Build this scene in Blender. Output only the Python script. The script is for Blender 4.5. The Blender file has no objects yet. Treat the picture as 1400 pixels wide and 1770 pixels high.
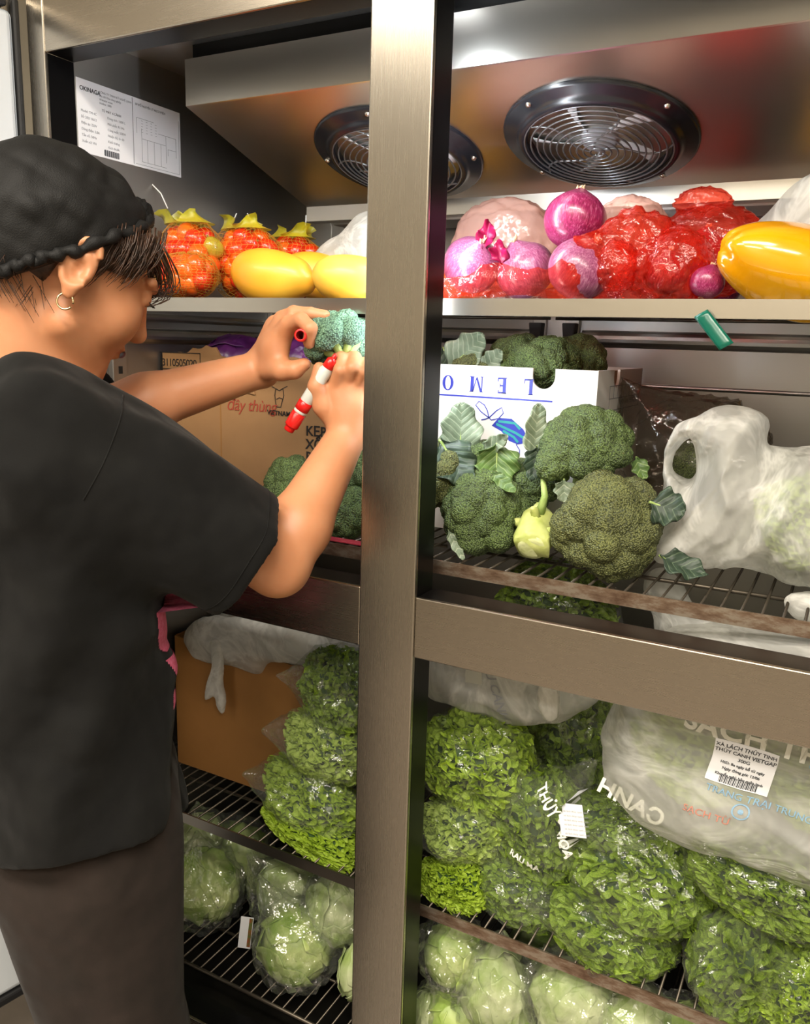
import bpy, bmesh, math, random
import numpy as np
from mathutils import Vector, Matrix, Euler

# ------------------------------------------------------------------ camera, world, lights, exposure
scene = bpy.context.scene
COL = scene.collection
R = math.radians

cam_data = bpy.data.cameras.new('camera')
cam = bpy.data.objects.new('camera', cam_data)
COL.objects.link(cam)
scene.camera = cam
cam_data.sensor_fit = 'VERTICAL'
cam_data.sensor_height = 24.0
cam_data.lens = 1429.4 / 1770.0 * 24.0
cam_data.clip_start = 0.02
YAW, PITCH, ROLL = R(28.2), R(-11.665), R(1.74)
fwd = Vector((-math.sin(YAW) * math.cos(PITCH), math.cos(YAW) * math.cos(PITCH), math.sin(PITCH)))
rt = Vector((math.cos(YAW), math.sin(YAW), 0.0))
up = rt.cross(fwd)
rt2 = rt * math.cos(ROLL) + up * math.sin(ROLL)
up2 = up * math.cos(ROLL) - rt * math.sin(ROLL)
cam.matrix_world = Matrix(((rt2.x, up2.x, -fwd.x, 0.5286), (rt2.y, up2.y, -fwd.y, -0.8707), (rt2.z, up2.z, -fwd.z, 1.3375), (0, 0, 0, 1)))

world = bpy.data.worlds.new('world')
scene.world = world
world.use_nodes = True
world.node_tree.nodes['Background'].inputs[0].default_value = (0.9, 0.93, 1.0, 1)
world.node_tree.nodes['Background'].inputs[1].default_value = 0.10

scene.view_settings.view_transform = 'Standard'
scene.view_settings.look = 'None'
scene.view_settings.gamma = 1.0
scene.view_settings.use_curve_mapping = False
scene.view_settings.exposure = -0.08
scene.cycles.max_bounces = 6
scene.cycles.diffuse_bounces = 3
scene.cycles.glossy_bounces = 3
scene.cycles.transmission_bounces = 3
scene.cycles.transparent_max_bounces = 14
scene.cycles.adaptive_threshold = 0.05
scene.cycles.caustics_reflective = False
scene.cycles.caustics_refractive = False
scene.cycles.sample_clamp_indirect = 6.0

def area_light(name, loc, target, size, size_y, power, color):
    d = bpy.data.lights.new(name, 'AREA')
    d.shape = 'RECTANGLE'; d.size = size; d.size_y = size_y
    d.energy = power; d.color = color
    o = bpy.data.objects.new(name, d); COL.objects.link(o)
    o.location = loc
    o.rotation_euler = (Vector(target) - Vector(loc)).to_track_quat('-Z', 'Y').to_euler()
    o['kind'] = 'helper'
    return o

CEIL = 2.62
LAMPS = [((0.45, -1.25), 1.0, 54.0), ((-0.75, -1.75), 1.0, 34.0), ((1.5, -1.9), 1.0, 45.0), ((0.3, -2.6), 1.0, 50.0)]
for (lx, ly), s, pw in LAMPS:
    area_light('ceiling_lamp_light', (lx, ly, CEIL - 0.045), (lx, ly, 0), 1.1, 0.26, pw, (1.0, 0.91, 0.78))

# ------------------------------------------------------------------ mesh helpers
rng = random.Random(7)

def link(o, parent=None):
    COL.objects.link(o)
    if parent is not None:
        o.parent = parent
    return o

def mesh_obj(name, verts, faces, mat=None, parent=None, smooth=True):
    me = bpy.data.meshes.new(name)
    if isinstance(verts, np.ndarray):
        verts = verts.tolist()
    if isinstance(faces, np.ndarray):
        faces = faces.tolist()
    me.from_pydata(verts, [], faces)
    me.update()
    if smooth:
        me.polygons.foreach_set('use_smooth', [True] * len(me.polygons))
    if mat is not None:
        me.materials.append(mat)
    return link(bpy.data.objects.new(name, me), parent)

def bm_obj(name, bm, mat=None, parent=None, smooth=False):
    me = bpy.data.meshes.new(name)
    bm.to_mesh(me); bm.free()
    if smooth:
        me.polygons.foreach_set('use_smooth', [True] * len(me.polygons))
    if mat is not None:
        me.materials.append(mat)
    return link(bpy.data.objects.new(name, me), parent)

def copy_obj(o, parent=None):
    c = o.copy()
    return link(c, parent)

def copy_tree(o, parent=None):
    c = copy_obj(o, parent)
    for ch in [x for x in o.children]:
        copy_tree(ch, c)
    return c

def empty(name, loc=(0, 0, 0), rz=0.0):
    o = bpy.data.objects.new(name, None)
    o.empty_display_size = 0.03
    COL.objects.link(o)
    o.location = loc; o.rotation_euler = (0, 0, rz)
    return o

def tag(o, label=None, cat=None, group=None, kind=None):
    if label: o['label'] = label
    if cat: o['category'] = cat
    if group: o['group'] = group
    if kind: o['kind'] = kind
    return o

def box_bm(bm, lo, hi, bevel=0.0, seg=2):
    r = bmesh.ops.create_cube(bm, size=1.0)
    vs = r['verts']
    for v in vs:
        v.co = Vector([(lo[i] + hi[i]) / 2 + v.co[i] * (hi[i] - lo[i]) for i in range(3)])
    if bevel > 0:
        es = list({e for v in vs for e in v.link_edges})
        bmesh.ops.bevel(bm, geom=es, offset=bevel, segments=seg, affect='EDGES', profile=0.5)

def box(name, lo, hi, mat, parent=None, bevel=0.0, seg=2):
    bm = bmesh.new(); box_bm(bm, lo, hi, bevel, seg)
    return bm_obj(name, bm, mat, parent)

def prism(name, prof, axis, a, b, mat, parent=None, bevel=0.0):
    """closed 2-D outline extruded along axis ('x': prof is (y,z); 'y': (x,z); 'z': (x,y))"""
    bm = bmesh.new()
    def P(p, t):
        return {'x': (t, p[0], p[1]), 'y': (p[0], t, p[1]), 'z': (p[0], p[1], t)}[axis]
    va = [bm.verts.new(P(p, a)) for p in prof]; vb = [bm.verts.new(P(p, b)) for p in prof]
    n = len(prof)
    bm.faces.new(va); bm.faces.new(list(reversed(vb)))
    for i in range(n):
        bm.faces.new((va[i], vb[i], vb[(i + 1) % n], va[(i + 1) % n]))
    bmesh.ops.recalc_face_normals(bm, faces=bm.faces)
    if bevel:
        bmesh.ops.bevel(bm, geom=list(bm.edges), offset=bevel, segments=2, affect='EDGES')
    return bm_obj(name, bm, mat, parent)

def tube_data(pts, rad, n=8, caps=True):
    """tapered tube along a polyline (list of 3-D points), rad scalar or list"""
    P = np.array(pts, float); m = len(P)
    rr = np.full(m, rad) if np.isscalar(rad) else np.array(rad, float)
    T = np.gradient(P, axis=0); T /= np.linalg.norm(T, axis=1)[:, None] + 1e-12
    u = np.cross(T[0], [0, 0, 1.0])
    if np.linalg.norm(u) < 1e-3: u = np.cross(T[0], [1.0, 0, 0])
    u /= np.linalg.norm(u)
    V = []
    for i in range(m):
        u = u - T[i] * np.dot(u, T[i]); u /= np.linalg.norm(u) + 1e-12
        w = np.cross(T[i], u)
        for k in range(n):
            a = 2 * math.pi * k / n
            V.append(P[i] + rr[i] * (math.cos(a) * u + math.sin(a) * w))
    F = []
    for i in range(m - 1):
        for k in range(n):
            F.append([i * n + k, i * n + (k + 1) % n, (i + 1) * n + (k + 1) % n, (i + 1) * n + k])
    if caps:
        F.append(list(range(n))[::-1]); F.append([(m - 1) * n + k for k in range(n)])
    return np.array(V), F

def tube(name, pts, rad, mat, parent=None, n=8):
    v, f = tube_data(pts, rad, n)
    return mesh_obj(name, v, f, mat, parent)

def merge(parts):
    V = []; F = []; o = 0
    for v, f in parts:
        V.append(np.asarray(v, float)); F += [[i + o for i in q] for q in f]; o += len(v)
    return np.vstack(V), F

def lathe_data(prof, n=32, axis_scale=(1, 1)):
    """prof: list of (radius, height)"""
    V = []; F = []
    for r, z in prof:
        for k in range(n):
            a = 2 * math.pi * k / n
            V.append((r * math.cos(a) * axis_scale[0], r * math.sin(a) * axis_scale[1], z))
    m = len(prof)
    for i in range(m - 1):
        for k in range(n):
            F.append([i * n + k, i * n + (k + 1) % n, (i + 1) * n + (k + 1) % n, (i + 1) * n + k])
    return np.array(V, float), F

_ico = {}
def ico(sub):
    if sub not in _ico:
        bm = bmesh.new(); bmesh.ops.create_icosphere(bm, subdivisions=sub, radius=1.0)
        v = np.array([x.co[:] for x in bm.verts]); f = [[x.index for x in q.verts] for q in bm.faces]
        bm.free(); v /= np.linalg.norm(v, axis=1)[:, None]
        _ico[sub] = (v, f)
    return _ico[sub][0].copy(), _ico[sub][1]

def _hash(i, j, k, seed):
    i = i.astype(np.uint32); j = j.astype(np.uint32); k = k.astype(np.uint32)
    h = i * np.uint32(374761393) + j * np.uint32(668265263) + k * np.uint32(2246822519) + np.uint32((int(seed) * 3266489917) & 0xffffffff)
    h ^= h >> np.uint32(15); h *= np.uint32(2246822519); h ^= h >> np.uint32(13); h *= np.uint32(3266489917); h ^= h >> np.uint32(16)
    return h.astype(np.float64) / 4294967295.0

def vnoise(P, scale, seed=0):
    """smooth value noise in [-1, 1]"""
    Q = np.asarray(P, float) * scale + 1000.37
    I = np.floor(Q).astype(np.int64); f = Q - I; f = f * f * f * (f * (f * 6 - 15) + 10)
    out = 0
    for dx in (0, 1):
        for dy in (0, 1):
            for dz in (0, 1):
                w = (f[:, 0] if dx else 1 - f[:, 0]) * (f[:, 1] if dy else 1 - f[:, 1]) * (f[:, 2] if dz else 1 - f[:, 2])
                out = out + w * _hash(I[:, 0] + dx, I[:, 1] + dy, I[:, 2] + dz, seed)
    return out * 2 - 1

def fbm(P, scale, octv=3, seed=0):
    o = 0; a = 1.0; s = 0
    for k in range(octv):
        o = o + a * vnoise(P, scale * 2 ** k, seed + k); s += a; a *= 0.5
    return o / s

def ridged(P, scale, octv=3, seed=0):
    o = 0; a = 1.0; s = 0
    for k in range(octv):
        o = o + a * (1 - 2 * np.abs(vnoise(P, scale * 1.9 ** k, seed + k))); s += a; a *= 0.55
    return o / s

def surface_nets(D, org, h):
    """iso-surface of a signed distance grid"""
    ins = D < 0
    n0, n1, n2 = D.shape
    cnt = np.zeros((n0 - 1, n1 - 1, n2 - 1), np.int8)
    offs = [(a, b, c) for a in (0, 1) for b in (0, 1) for c in (0, 1)]
    for a, b, c in offs:
        cnt += ins[a:n0 - 1 + a, b:n1 - 1 + b, c:n2 - 1 + c]
    mix = (cnt > 0) & (cnt < 8)
    I, J, K = np.nonzero(mix)
    vals = np.stack([D[I + a, J + b, K + c] for a, b, c in offs], 1).astype(np.float64)
    O = np.array(offs, float)
    acc = np.zeros((len(I), 3)); num = np.zeros(len(I))
    for p in range(8):
        for q in range(p + 1, 8):
            if abs(O[p] - O[q]).sum() != 1: continue
            s = (vals[:, p] < 0) != (vals[:, q] < 0)
            t = np.where(s, vals[:, p] / np.where(s, vals[:, p] - vals[:, q], 1), 0)
            acc += np.where(s[:, None], O[p] + t[:, None] * (O[q] - O[p]), 0); num += s
    V = (np.stack([I, J, K], 1) + acc / num[:, None]) * h + np.array(org)
    idx = np.full(mix.shape, -1, np.int64); idx[mix] = np.arange(len(I))
    F = []
    for ax in range(3):
        sl0 = [slice(None)] * 3; sl1 = [slice(None)] * 3
        sl0[ax] = slice(0, -1); sl1[ax] = slice(1, None)
        a = ins[tuple(sl0)]; b = ins[tuple(sl1)]
        E = np.argwhere(a != b); fl = a[tuple(E.T)]
        u, v = [(1, 2), (2, 0), (0, 1)][ax]
        ok = (E[:, u] > 0) & (E[:, v] > 0) & (E[:, u] < D.shape[u] - 1) & (E[:, v] < D.shape[v] - 1)
        E = E[ok]; fl = fl[ok]
        def g(du, dv):
            q = E.copy(); q[:, u] -= du; q[:, v] -= dv
            return idx[tuple(q.T)]
        Q = np.stack([g(1, 1), g(0, 1), g(0, 0), g(1, 0)], 1)
        Q[~fl] = Q[~fl][:, ::-1]
        F.append(Q)
    return V, np.vstack(F)

class SDF:
    """union of soft primitives evaluated only near each one"""
    def __init__(self, lo, hi, h):
        self.lo = np.array(lo, float); self.h = h
        self.n = np.ceil((np.array(hi) - self.lo) / h).astype(int) + 1
        self.D = np.full(self.n, 0.05, np.float32)
    def block(self, lo, hi):
        a = np.clip(np.floor((np.array(lo) - self.lo) / self.h).astype(int), 0, self.n)
        b = np.clip(np.ceil((np.array(hi) - self.lo) / self.h).astype(int) + 1, 0, self.n)
        if (b <= a).any(): return None, None
        ax = [self.lo[i] + np.arange(a[i], b[i]) * self.h for i in range(3)]
        G = np.stack(np.meshgrid(*ax, indexing='ij'), -1)
        return tuple(slice(a[i], b[i]) for i in range(3)), G
    def _apply(self, sl, d, k, op):
        A = self.D[sl]; d = d.astype(np.float32)
        if op == 'add':
            hh = np.clip(0.5 + 0.5 * (d - A) / k, 0, 1) if k > 0 else (d > A)
            self.D[sl] = d * (1 - hh) + A * hh - (k * hh * (1 - hh) if k > 0 else 0)
        elif op == 'sub':
            if k > 0:
                hh = np.clip(0.5 - 0.5 * (A + d) / k, 0, 1)
                self.D[sl] = A * (1 - hh) - d * hh + k * hh * (1 - hh)
            else:
                self.D[sl] = np.maximum(A, -d)
        elif op == 'int':
            self.D[sl] = np.maximum(A, d)
    def cone(self, a, b, ra, rb, k=0.01, op='add', flat=1.0):
        a = np.array(a, float); b = np.array(b, float); m = max(ra, rb) + k + 4 * self.h + 0.012
        sl, G = self.block(np.minimum(a, b) - m, np.maximum(a, b) + m)
        if sl is None: return
        ab = b - a; t = np.clip(((G - a) @ ab) / max(ab @ ab, 1e-9), 0, 1)
        d = np.linalg.norm(G - a - t[..., None] * ab, axis=-1) - (ra + (rb - ra) * t)
        self._apply(sl, d, k, op)
    def ell(self, c, r, k=0.01, M=None, op='add', fn=None):
        c = np.array(c, float); r = np.array(r, float); m = r.max() + k + 4 * self.h + 0.012
        sl, G = self.block(c - m, c + m)
        if sl is None: return
        q = G - c
        if M is not None: q = q @ np.array(M)   # columns of M = local axes
        k0 = np.linalg.norm(q / r, axis=-1); k1 = np.linalg.norm(q / (r * r), axis=-1)
        d = k0 * (k0 - 1) / np.maximum(k1, 1e-6)
        if fn is not None: d = d + fn(q)
        self._apply(sl, d, k, op)
    def mesh(self):
        return surface_nets(self.D, self.lo, self.h)

def smooth_verts(V, F, it=2, lam=0.5):
    F = np.asarray(F)
    e = np.vstack([F[:, [0, 1]], F[:, [1, 2]], F[:, [2, 3]], F[:, [3, 0]]])
    for _ in range(it):
        acc = np.zeros_like(V); n = np.zeros(len(V))
        for a, b in ((0, 1), (1, 0)):
            np.add.at(acc, e[:, a], V[e[:, b]]); np.add.at(n, e[:, a], 1)
        V = V + lam * (acc / np.maximum(n, 1)[:, None] - V)
    return V

# ------------------------------------------------------------------ materials
def rgb(h):
    """sRGB hex to linear"""
    c = [int(h[i:i + 2], 16) / 255 for i in (0, 2, 4)]
    return tuple((x / 12.92 if x <= 0.04045 else ((x + 0.055) / 1.055) ** 2.4) for x in c) + (1.0,)

class NT:
    def __init__(self, name):
        self.m = bpy.data.materials.new(name); self.m.use_nodes = True
        self.t = self.m.node_tree; self.n = self.t.nodes; self.n.clear()
        self.out = self.n.new('ShaderNodeOutputMaterial')
    def add(self, typ, **kw):
        x = self.n.new(typ)
        for k, v in kw.items():
            if k.startswith('i_'):
                key = k[2:].replace('_', ' ')
                s = x.inputs[int(key)] if key.isdigit() else x.inputs[key]
                if hasattr(v, 'is_output') or isinstance(v, bpy.types.NodeSocket): self.t.links.new(v, s)
                else: s.default_value = v
            else: setattr(x, k, v)
        return x
    def coords(self, scale=(1, 1, 1), kind='Object'):
        c = self.add('ShaderNodeTexCoord')
        m = self.add('ShaderNodeMapping'); m.inputs['Scale'].default_value = scale
        self.t.links.new(c.outputs[kind], m.inputs['Vector'])
        return m.outputs[0]
    def noise(self, vec, scale, detail=3, rough=0.55):
        return self.add('ShaderNodeTexNoise', i_Vector=vec, i_Scale=scale, i_Detail=detail, i_Roughness=rough).outputs['Fac']
    def ramp(self, fac, stops):
        r = self.add('ShaderNodeValToRGB', i_Fac=fac)
        while len(r.color_ramp.elements) < len(stops): r.color_ramp.elements.new(0.5)
        for e, (p, c) in zip(r.color_ramp.elements, stops): e.position = p; e.color = c
        return r.outputs[0]
    def bump(self, h, strength=0.3, dist=0.002, normal=None):
        b = self.add('ShaderNodeBump', i_Height=h, i_Strength=strength, i_Distance=dist)
        if normal is not None: self.t.links.new(normal, b.inputs['Normal'])
        return b.outputs[0]
    def principled(self, **kw):
        p = self.add('ShaderNodeBsdfPrincipled', **kw)
        return p
    def finish(self, sh):
        self.t.links.new(sh, self.out.inputs['Surface']); return self.m

def mat_plain(name, col, rough=0.5, metal=0.0, spec=0.5, var=0.0, vscale=20, col2=None, bump=0.0, bscale=200, bdist=0.001, **kw):
    nt = NT(name); v = nt.coords()
    p = nt.principled(i_Roughness=rough, i_Metallic=metal)
    p.inputs['Specular IOR Level'].default_value = spec
    if col2 is not None:
        c = nt.ramp(nt.noise(v, vscale, 4), [(0.35, col), (0.65, col2)])
        nt.t.links.new(c, p.inputs['Base Color'])
    else: p.inputs['Base Color'].default_value = col
    if bump > 0:
        nt.t.links.new(nt.bump(nt.noise(v, bscale, 4), bump, bdist), p.inputs['Normal'])
    for k, x in kw.items(): p.inputs[k.replace('_', ' ')].default_value = x
    return nt.finish(p.outputs[0])

def mat_steel(name, col, rough=0.28, stretch=(60, 60, 1), smear=0.16, col2=None):
    """brushed stainless steel with smudges"""
    nt = NT(name); v = nt.coords(stretch); w = nt.coords()
    p = nt.principled(i_Metallic=1.0)
    big = nt.noise(w, 5, 2, 0.5); fine = nt.noise(v, 14, 3)
    c2 = col2 or tuple(x * 0.88 for x in col[:3]) + (1,)
    nt.t.links.new(nt.ramp(big, [(0.0, c2), (1.0, col)]), p.inputs['Base Color'])
    r = nt.add('ShaderNodeMapRange', i_Value=big); r.inputs['To Min'].default_value = rough * (1 - smear); r.inputs['To Max'].default_value = rough * (1 + smear)
    streak = nt.add('ShaderNodeMath', operation='MULTIPLY_ADD', i_0=fine, i_1=rough * smear, i_2=rough * (1 - smear * 0.5))
    nt.t.links.new(streak.outputs[0], p.inputs['Roughness'])
    p.inputs['Anisotropic'].default_value = 0.35
    return nt.finish(p.outputs[0])

def mat_bag(name, lo=0.42, hi=0.85, hazecol=(0.88, 0.88, 0.84, 1), tint=(0.95, 0.95, 0.92, 1), stretch=(1, 1, 1), fold=14):
    """milky polythene: whiter along its folds where the film doubles up"""
    nt = NT(name); v = nt.coords(stretch)
    n = nt.add('ShaderNodeTexNoise', i_Vector=v, i_Scale=fold, i_Detail=4, i_Roughness=0.6, i_Distortion=0.8)
    a = nt.add('ShaderNodeMath', operation='SUBTRACT', i_0=n.outputs['Fac'], i_1=0.5)
    ab = nt.add('ShaderNodeMath', operation='ABSOLUTE', i_0=a.outputs[0])
    rg = nt.add('ShaderNodeMapRange', i_Value=ab.outputs[0]); rg.inputs['From Max'].default_value = 0.09; rg.inputs['To Min'].default_value = hi; rg.inputs['To Max'].default_value = lo
    hh = nt.add('ShaderNodeMath', operation='SUBTRACT', i_0=0.2, i_1=ab.outputs[0])
    nrm = nt.bump(hh.outputs[0], 0.55, 0.012)
    tr = nt.add('ShaderNodeBsdfTransparent', i_Color=tint)
    df = nt.add('ShaderNodeBsdfPrincipled', i_Roughness=0.38, i_Normal=nrm); df.inputs['Base Color'].default_value = hazecol
    tl = nt.add('ShaderNodeBsdfTranslucent', i_Color=hazecol)
    mm = nt.add('ShaderNodeMixShader', i_Fac=0.4, i_1=df.outputs[0], i_2=tl.outputs[0])
    m1 = nt.add('ShaderNodeMixShader', i_Fac=rg.outputs[0], i_1=tr.outputs[0], i_2=mm.outputs[0])
    return nt.finish(m1.outputs[0])

def mat_film(name, tint=(0.97, 0.98, 0.96, 1), haze=0.05, hazecol=(0.9, 0.92, 0.88, 1), rough=0.12, ior=1.45, bscale=45, bstr=0.6, gain=1.0, base=0.0, cap=0.26):
    """clear crinkled plastic film: transparent with fresnel gloss and a little milky haze"""
    nt = NT(name); v = nt.coords()
    tr = nt.add('ShaderNodeBsdfTransparent', i_Color=tint)
    n1 = nt.noise(v, bscale, 3, 0.6)
    vor = nt.add('ShaderNodeTexVoronoi', i_Vector=v, i_Scale=bscale * 0.6).outputs['Distance']
    h = nt.add('ShaderNodeMath', operation='ADD', i_0=n1, i_1=vor).outputs[0]
    nrm = nt.bump(h, bstr, 0.006)
    gl = nt.add('ShaderNodeBsdfGlossy', i_Color=(1, 1, 1, 1), i_Roughness=rough, i_Normal=nrm)
    fr0 = nt.add('ShaderNodeFresnel', i_IOR=ior)
    fr1 = nt.add('ShaderNodeMath', operation='MULTIPLY_ADD', i_0=fr0.outputs[0], i_1=gain, i_2=base)
    fr = nt.add('ShaderNodeMath', operation='MINIMUM', i_0=fr1.outputs[0], i_1=cap)
    df = nt.add('ShaderNodeBsdfDiffuse', i_Color=hazecol, i_Normal=nrm)
    tl = nt.add('ShaderNodeBsdfTranslucent', i_Color=hazecol)
    mm = nt.add('ShaderNodeMixShader', i_Fac=0.42, i_1=df.outputs[0], i_2=tl.outputs[0])
    m1 = nt.add('ShaderNodeMixShader', i_Fac=haze, i_1=tr.outputs[0], i_2=mm.outputs[0])
    m2 = nt.add('ShaderNodeMixShader', i_Fac=fr.outputs[0], i_1=m1.outputs[0], i_2=gl.outputs[0])
    return nt.finish(m2.outputs[0])

STEEL = mat_steel('brushed_steel', rgb('b4ada1'), 0.27)
STEEL_H = mat_steel('brushed_steel_horizontal', rgb('ada598'), 0.27, (1, 60, 60))
STEEL_IN = mat_steel('inner_steel', rgb('b4b2ae'), 0.40, (40, 1, 40))
STEEL_EV = mat_steel('evaporator_steel', rgb('dedad2'), 0.32, (1, 40, 40))
STEEL_DK = mat_steel('dull_shelf_steel', rgb('98928a'), 0.35, (1, 40, 40))
WIRE = mat_plain('shelf_wire', rgb('5c554b'), 0.42, 0.85)
BLACK_P = mat_plain('black_plastic', rgb('070708'), 0.32, 0, 0.2)
BLACK_M = mat_plain('black_fan_plastic', rgb('1d1f24'), 0.25, 0, 0.6)
RUBBER = mat_plain('dark_rubber', rgb('1a1a1b'), 0.6)

# ------------------------------------------------------------------ the kitchen
FLOOR_M = mat_plain('floor_tile', rgb('8c837a'), 0.4, col2=rgb('7d746b'), vscale=6)
WALL_M = mat_plain('kitchen_wall', rgb('b3ac9e'), 0.6, col2=rgb('a8a193'), vscale=3)
CEIL_M = mat_plain('kitchen_ceiling', rgb('d8d4ca'), 0.8)
GROUT = mat_plain('grout', rgb('3c3733'), 0.8)

def structure(o):
    o['kind'] = 'structure'; return o

structure(box('floor', (-1.9, -3.3, -0.1), (2.6, 0.9, 0.0), FLOOR_M))
structure(box('wall_back', (-1.9, 0.8, 0.0), (2.6, 0.9, CEIL), WALL_M))
structure(box('wall_left', (-1.9, -3.3, 0.0), (-1.8, 0.8, CEIL), WALL_M))
structure(box('wall_right', (2.5, -3.3, 0.0), (2.6, 0.8, CEIL), WALL_M))
structure(box('wall_front', (-1.8, -3.3, 0.0), (2.5, -3.2, CEIL), WALL_M))
structure(box('ceiling', (-1.9, -3.3, CEIL), (2.6, 0.9, CEIL + 0.1), CEIL_M))

def mat_emit(name, col, strength):
    nt = NT(name); e = nt.add('ShaderNodeEmission', i_Color=col, i_Strength=strength)
    return nt.finish(e.outputs[0])
LAMP_M = mat_emit('lamp_diffuser', (1.0, 0.91, 0.78, 1), 6.0)
LAMP_BODY = mat_plain('lamp_body', rgb('e8e6e0'), 0.4)
where = ['above the woman\'s back', 'near the left wall', 'near the right wall', 'far behind the photographer']
for i, ((lx, ly), s, pw) in enumerate(LAMPS):
    t = empty('ceiling_light', (lx, ly, CEIL - 0.04))
    tag(t, 'long white ceiling light ' + where[i], 'ceiling light', 'kitchen ceiling lights')
    box('housing', (-0.6, -0.16, 0.0), (0.6, 0.16, 0.04), LAMP_BODY, t, 0.005)
    box('diffuser', (-0.57, -0.14, -0.004), (0.57, 0.14, 0.0), LAMP_M, t)

# ------------------------------------------------------------------ the refrigerator
XL, XM0, XM1, XR = -0.538, 0.0, 0.08, 0.618          # left jamb, mullion, right jamb
ZS, ZR0, ZR1, ZH, ZT = 0.235, 0.949, 1.028, 1.722, 1.97
FD = 0.05                                             # depth of the front frame
YB = 0.64                                             # inner back wall
fr = empty('refrigerator', (0, 0, 0))
tag(fr, 'stainless steel upright commercial refrigerator with its doors open', 'refrigerator')
box('mullion', (XM0, -0.002, ZS), (XM1, 0.006, ZH), STEEL, fr, 0.002)
box('mullion_liner', (XM0 + 0.001, 0.006, ZS), (XM1 - 0.001, FD, ZH), BLACK_P, fr, 0.002)
for nm, x0, x1 in (('jamb', XL - 0.034, XL), ('jamb', XR, XR + 0.034)):
    box(nm, (x0, 0.0, ZS - 0.1), (x1, 0.006, ZT), STEEL, fr, 0.0015)
    box('jamb_liner', (x0 + 0.001, 0.006, ZS), (x1, FD, ZH), BLACK_P, fr)
box('header', (XL, 0.0005, ZH), (XR, 0.006, ZT), STEEL_H, fr, 0.002)
box('header_liner', (XL, 0.006, ZH + 0.0005), (XR, FD, ZH + 0.03), BLACK_P, fr)
for x0, x1 in ((XL, XM0), (XM1, XR)):
    box('middle_rail', (x0, 0.0, ZR0), (x1, 0.006, ZR1), STEEL_H, fr, 0.0015)
    box('rail_liner', (x0, 0.006, ZR0 + 0.001), (x1, FD, ZR1 - 0.001), BLACK_P, fr)
box('bottom_sill', (XL, 0.0, 0.13), (XR, 0.006, ZS), STEEL_H, fr, 0.0015)
box('sill_liner', (XL, 0.006, 0.2), (XR, FD, ZS - 0.001), BLACK_P, fr)
# cabinet shell
box('side_panel', (XL - 0.034, FD, 0.12), (XL, YB + 0.06, ZT), STEEL_IN, fr)
box('side_panel', (XR, FD, 0.12), (XR + 0.034, YB + 0.06, ZT), STEEL_IN, fr)
box('back_panel', (XL, YB, 0.12), (XR, YB + 0.06, ZT), STEEL_IN, fr)
box('inner_ceiling', (XL, FD, 1.765), (XR, YB, 1.80), STEEL_EV, fr)
box('top_panel', (XL, 0.02, ZT - 0.03), (XR, YB, ZT), STEEL_IN, fr)
INNER_FLOOR = mat_plain('inner_floor', rgb('2a2824'), 0.3, 0.6, col2=rgb('1b1a18'), vscale=9)
box('inner_floor', (XL, FD, 0.14), (XR, YB, 0.20), INNER_FLOOR, fr)
for x in (XL - 0.02, XR - 0.01):
    for y in (0.05, YB):
        tube('foot', [(x, y, 0.0), (x, y, 0.13)], 0.02, STEEL, fr, 12)

# shelf standards: vertical slotted posts on the walls
SLOT = mat_plain('slot_dark', rgb('14120f'), 0.7)
def standard(x, y, wx, wy, ztop=1.385):
    s = box('shelf_standard', (x - wx / 2, y - wy / 2, 0.24), (x + wx / 2, y + wy / 2, ztop), STEEL_IN, fr, 0.0015)
    bm = bmesh.new()
    for k in range(int((ztop - 0.30) / 0.032)):
        z = 0.28 + k * 0.032
        if wx < wy: box_bm(bm, (x + wx / 2 - 0.0005, y - 0.004, z), (x + wx / 2 + 0.0006, y + 0.004, z + 0.012))
        else: box_bm(bm, (x - 0.004, y - wy / 2 - 0.0006, z), (x + 0.004, y - wy / 2 + 0.0005, z + 0.012))
    bm_obj('slots', bm, SLOT, s)['kind'] = 'stuff'
standard(XL + 0.006, 0.105, 0.012, 0.03); standard(XL + 0.006, 0.52, 0.012, 0.03)
standard(-0.005, YB - 0.006, 0.026, 0.012); standard(0.058, YB - 0.006, 0.026, 0.012)
standard(XR - 0.006, 0.105, 0.012, 0.03); standard(XR - 0.006, 0.52, 0.012, 0.03)
for x in (-0.005, 0.058):
    prism('shelf_clip', [(x - 0.012, 1.378), (x + 0.012, 1.378), (x + 0.009, 1.335), (x - 0.007, 1.335)], 'y', YB - 0.035, YB - 0.012, RUBBER, fr, 0.001)
# pressed ribs of the liner
def rib(axis, a, b, z, hgt, out):
    n = 7; pr = [(0, -hgt / 2)] + [(out * math.cos(t), hgt / 2 * math.sin(t)) for t in np.linspace(-1.2, 1.2, n)] + [(0, hgt / 2)]
    if axis == 'y': return prism('pressed_rib', [(XL + p[0], z + p[1]) for p in pr], 'y', a, b, STEEL_IN, fr)
    return prism('pressed_rib', [(YB - p[0], z + p[1]) for p in pr], 'x', a, b, STEEL_IN, fr)
rib('y', 0.125, 0.505, 1.333, 0.026, 0.010); rib('y', 0.125, 0.505, 1.364, 0.014, 0.006)
rib('x', XL + 0.02, -0.022, 1.352, 0.03, 0.010); rib('x', 0.075, XR - 0.02, 1.352, 0.03, 0.010)
rib('x', 0.075, XR - 0.02, 1.392, 0.016, 0.006); rib('x', 0.075, XR - 0.02, 1.272, 0.008, 0.004)
for z in (1.05, 0.56): rib('y', 0.125, 0.505, z, 0.02, 0.008)

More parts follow.
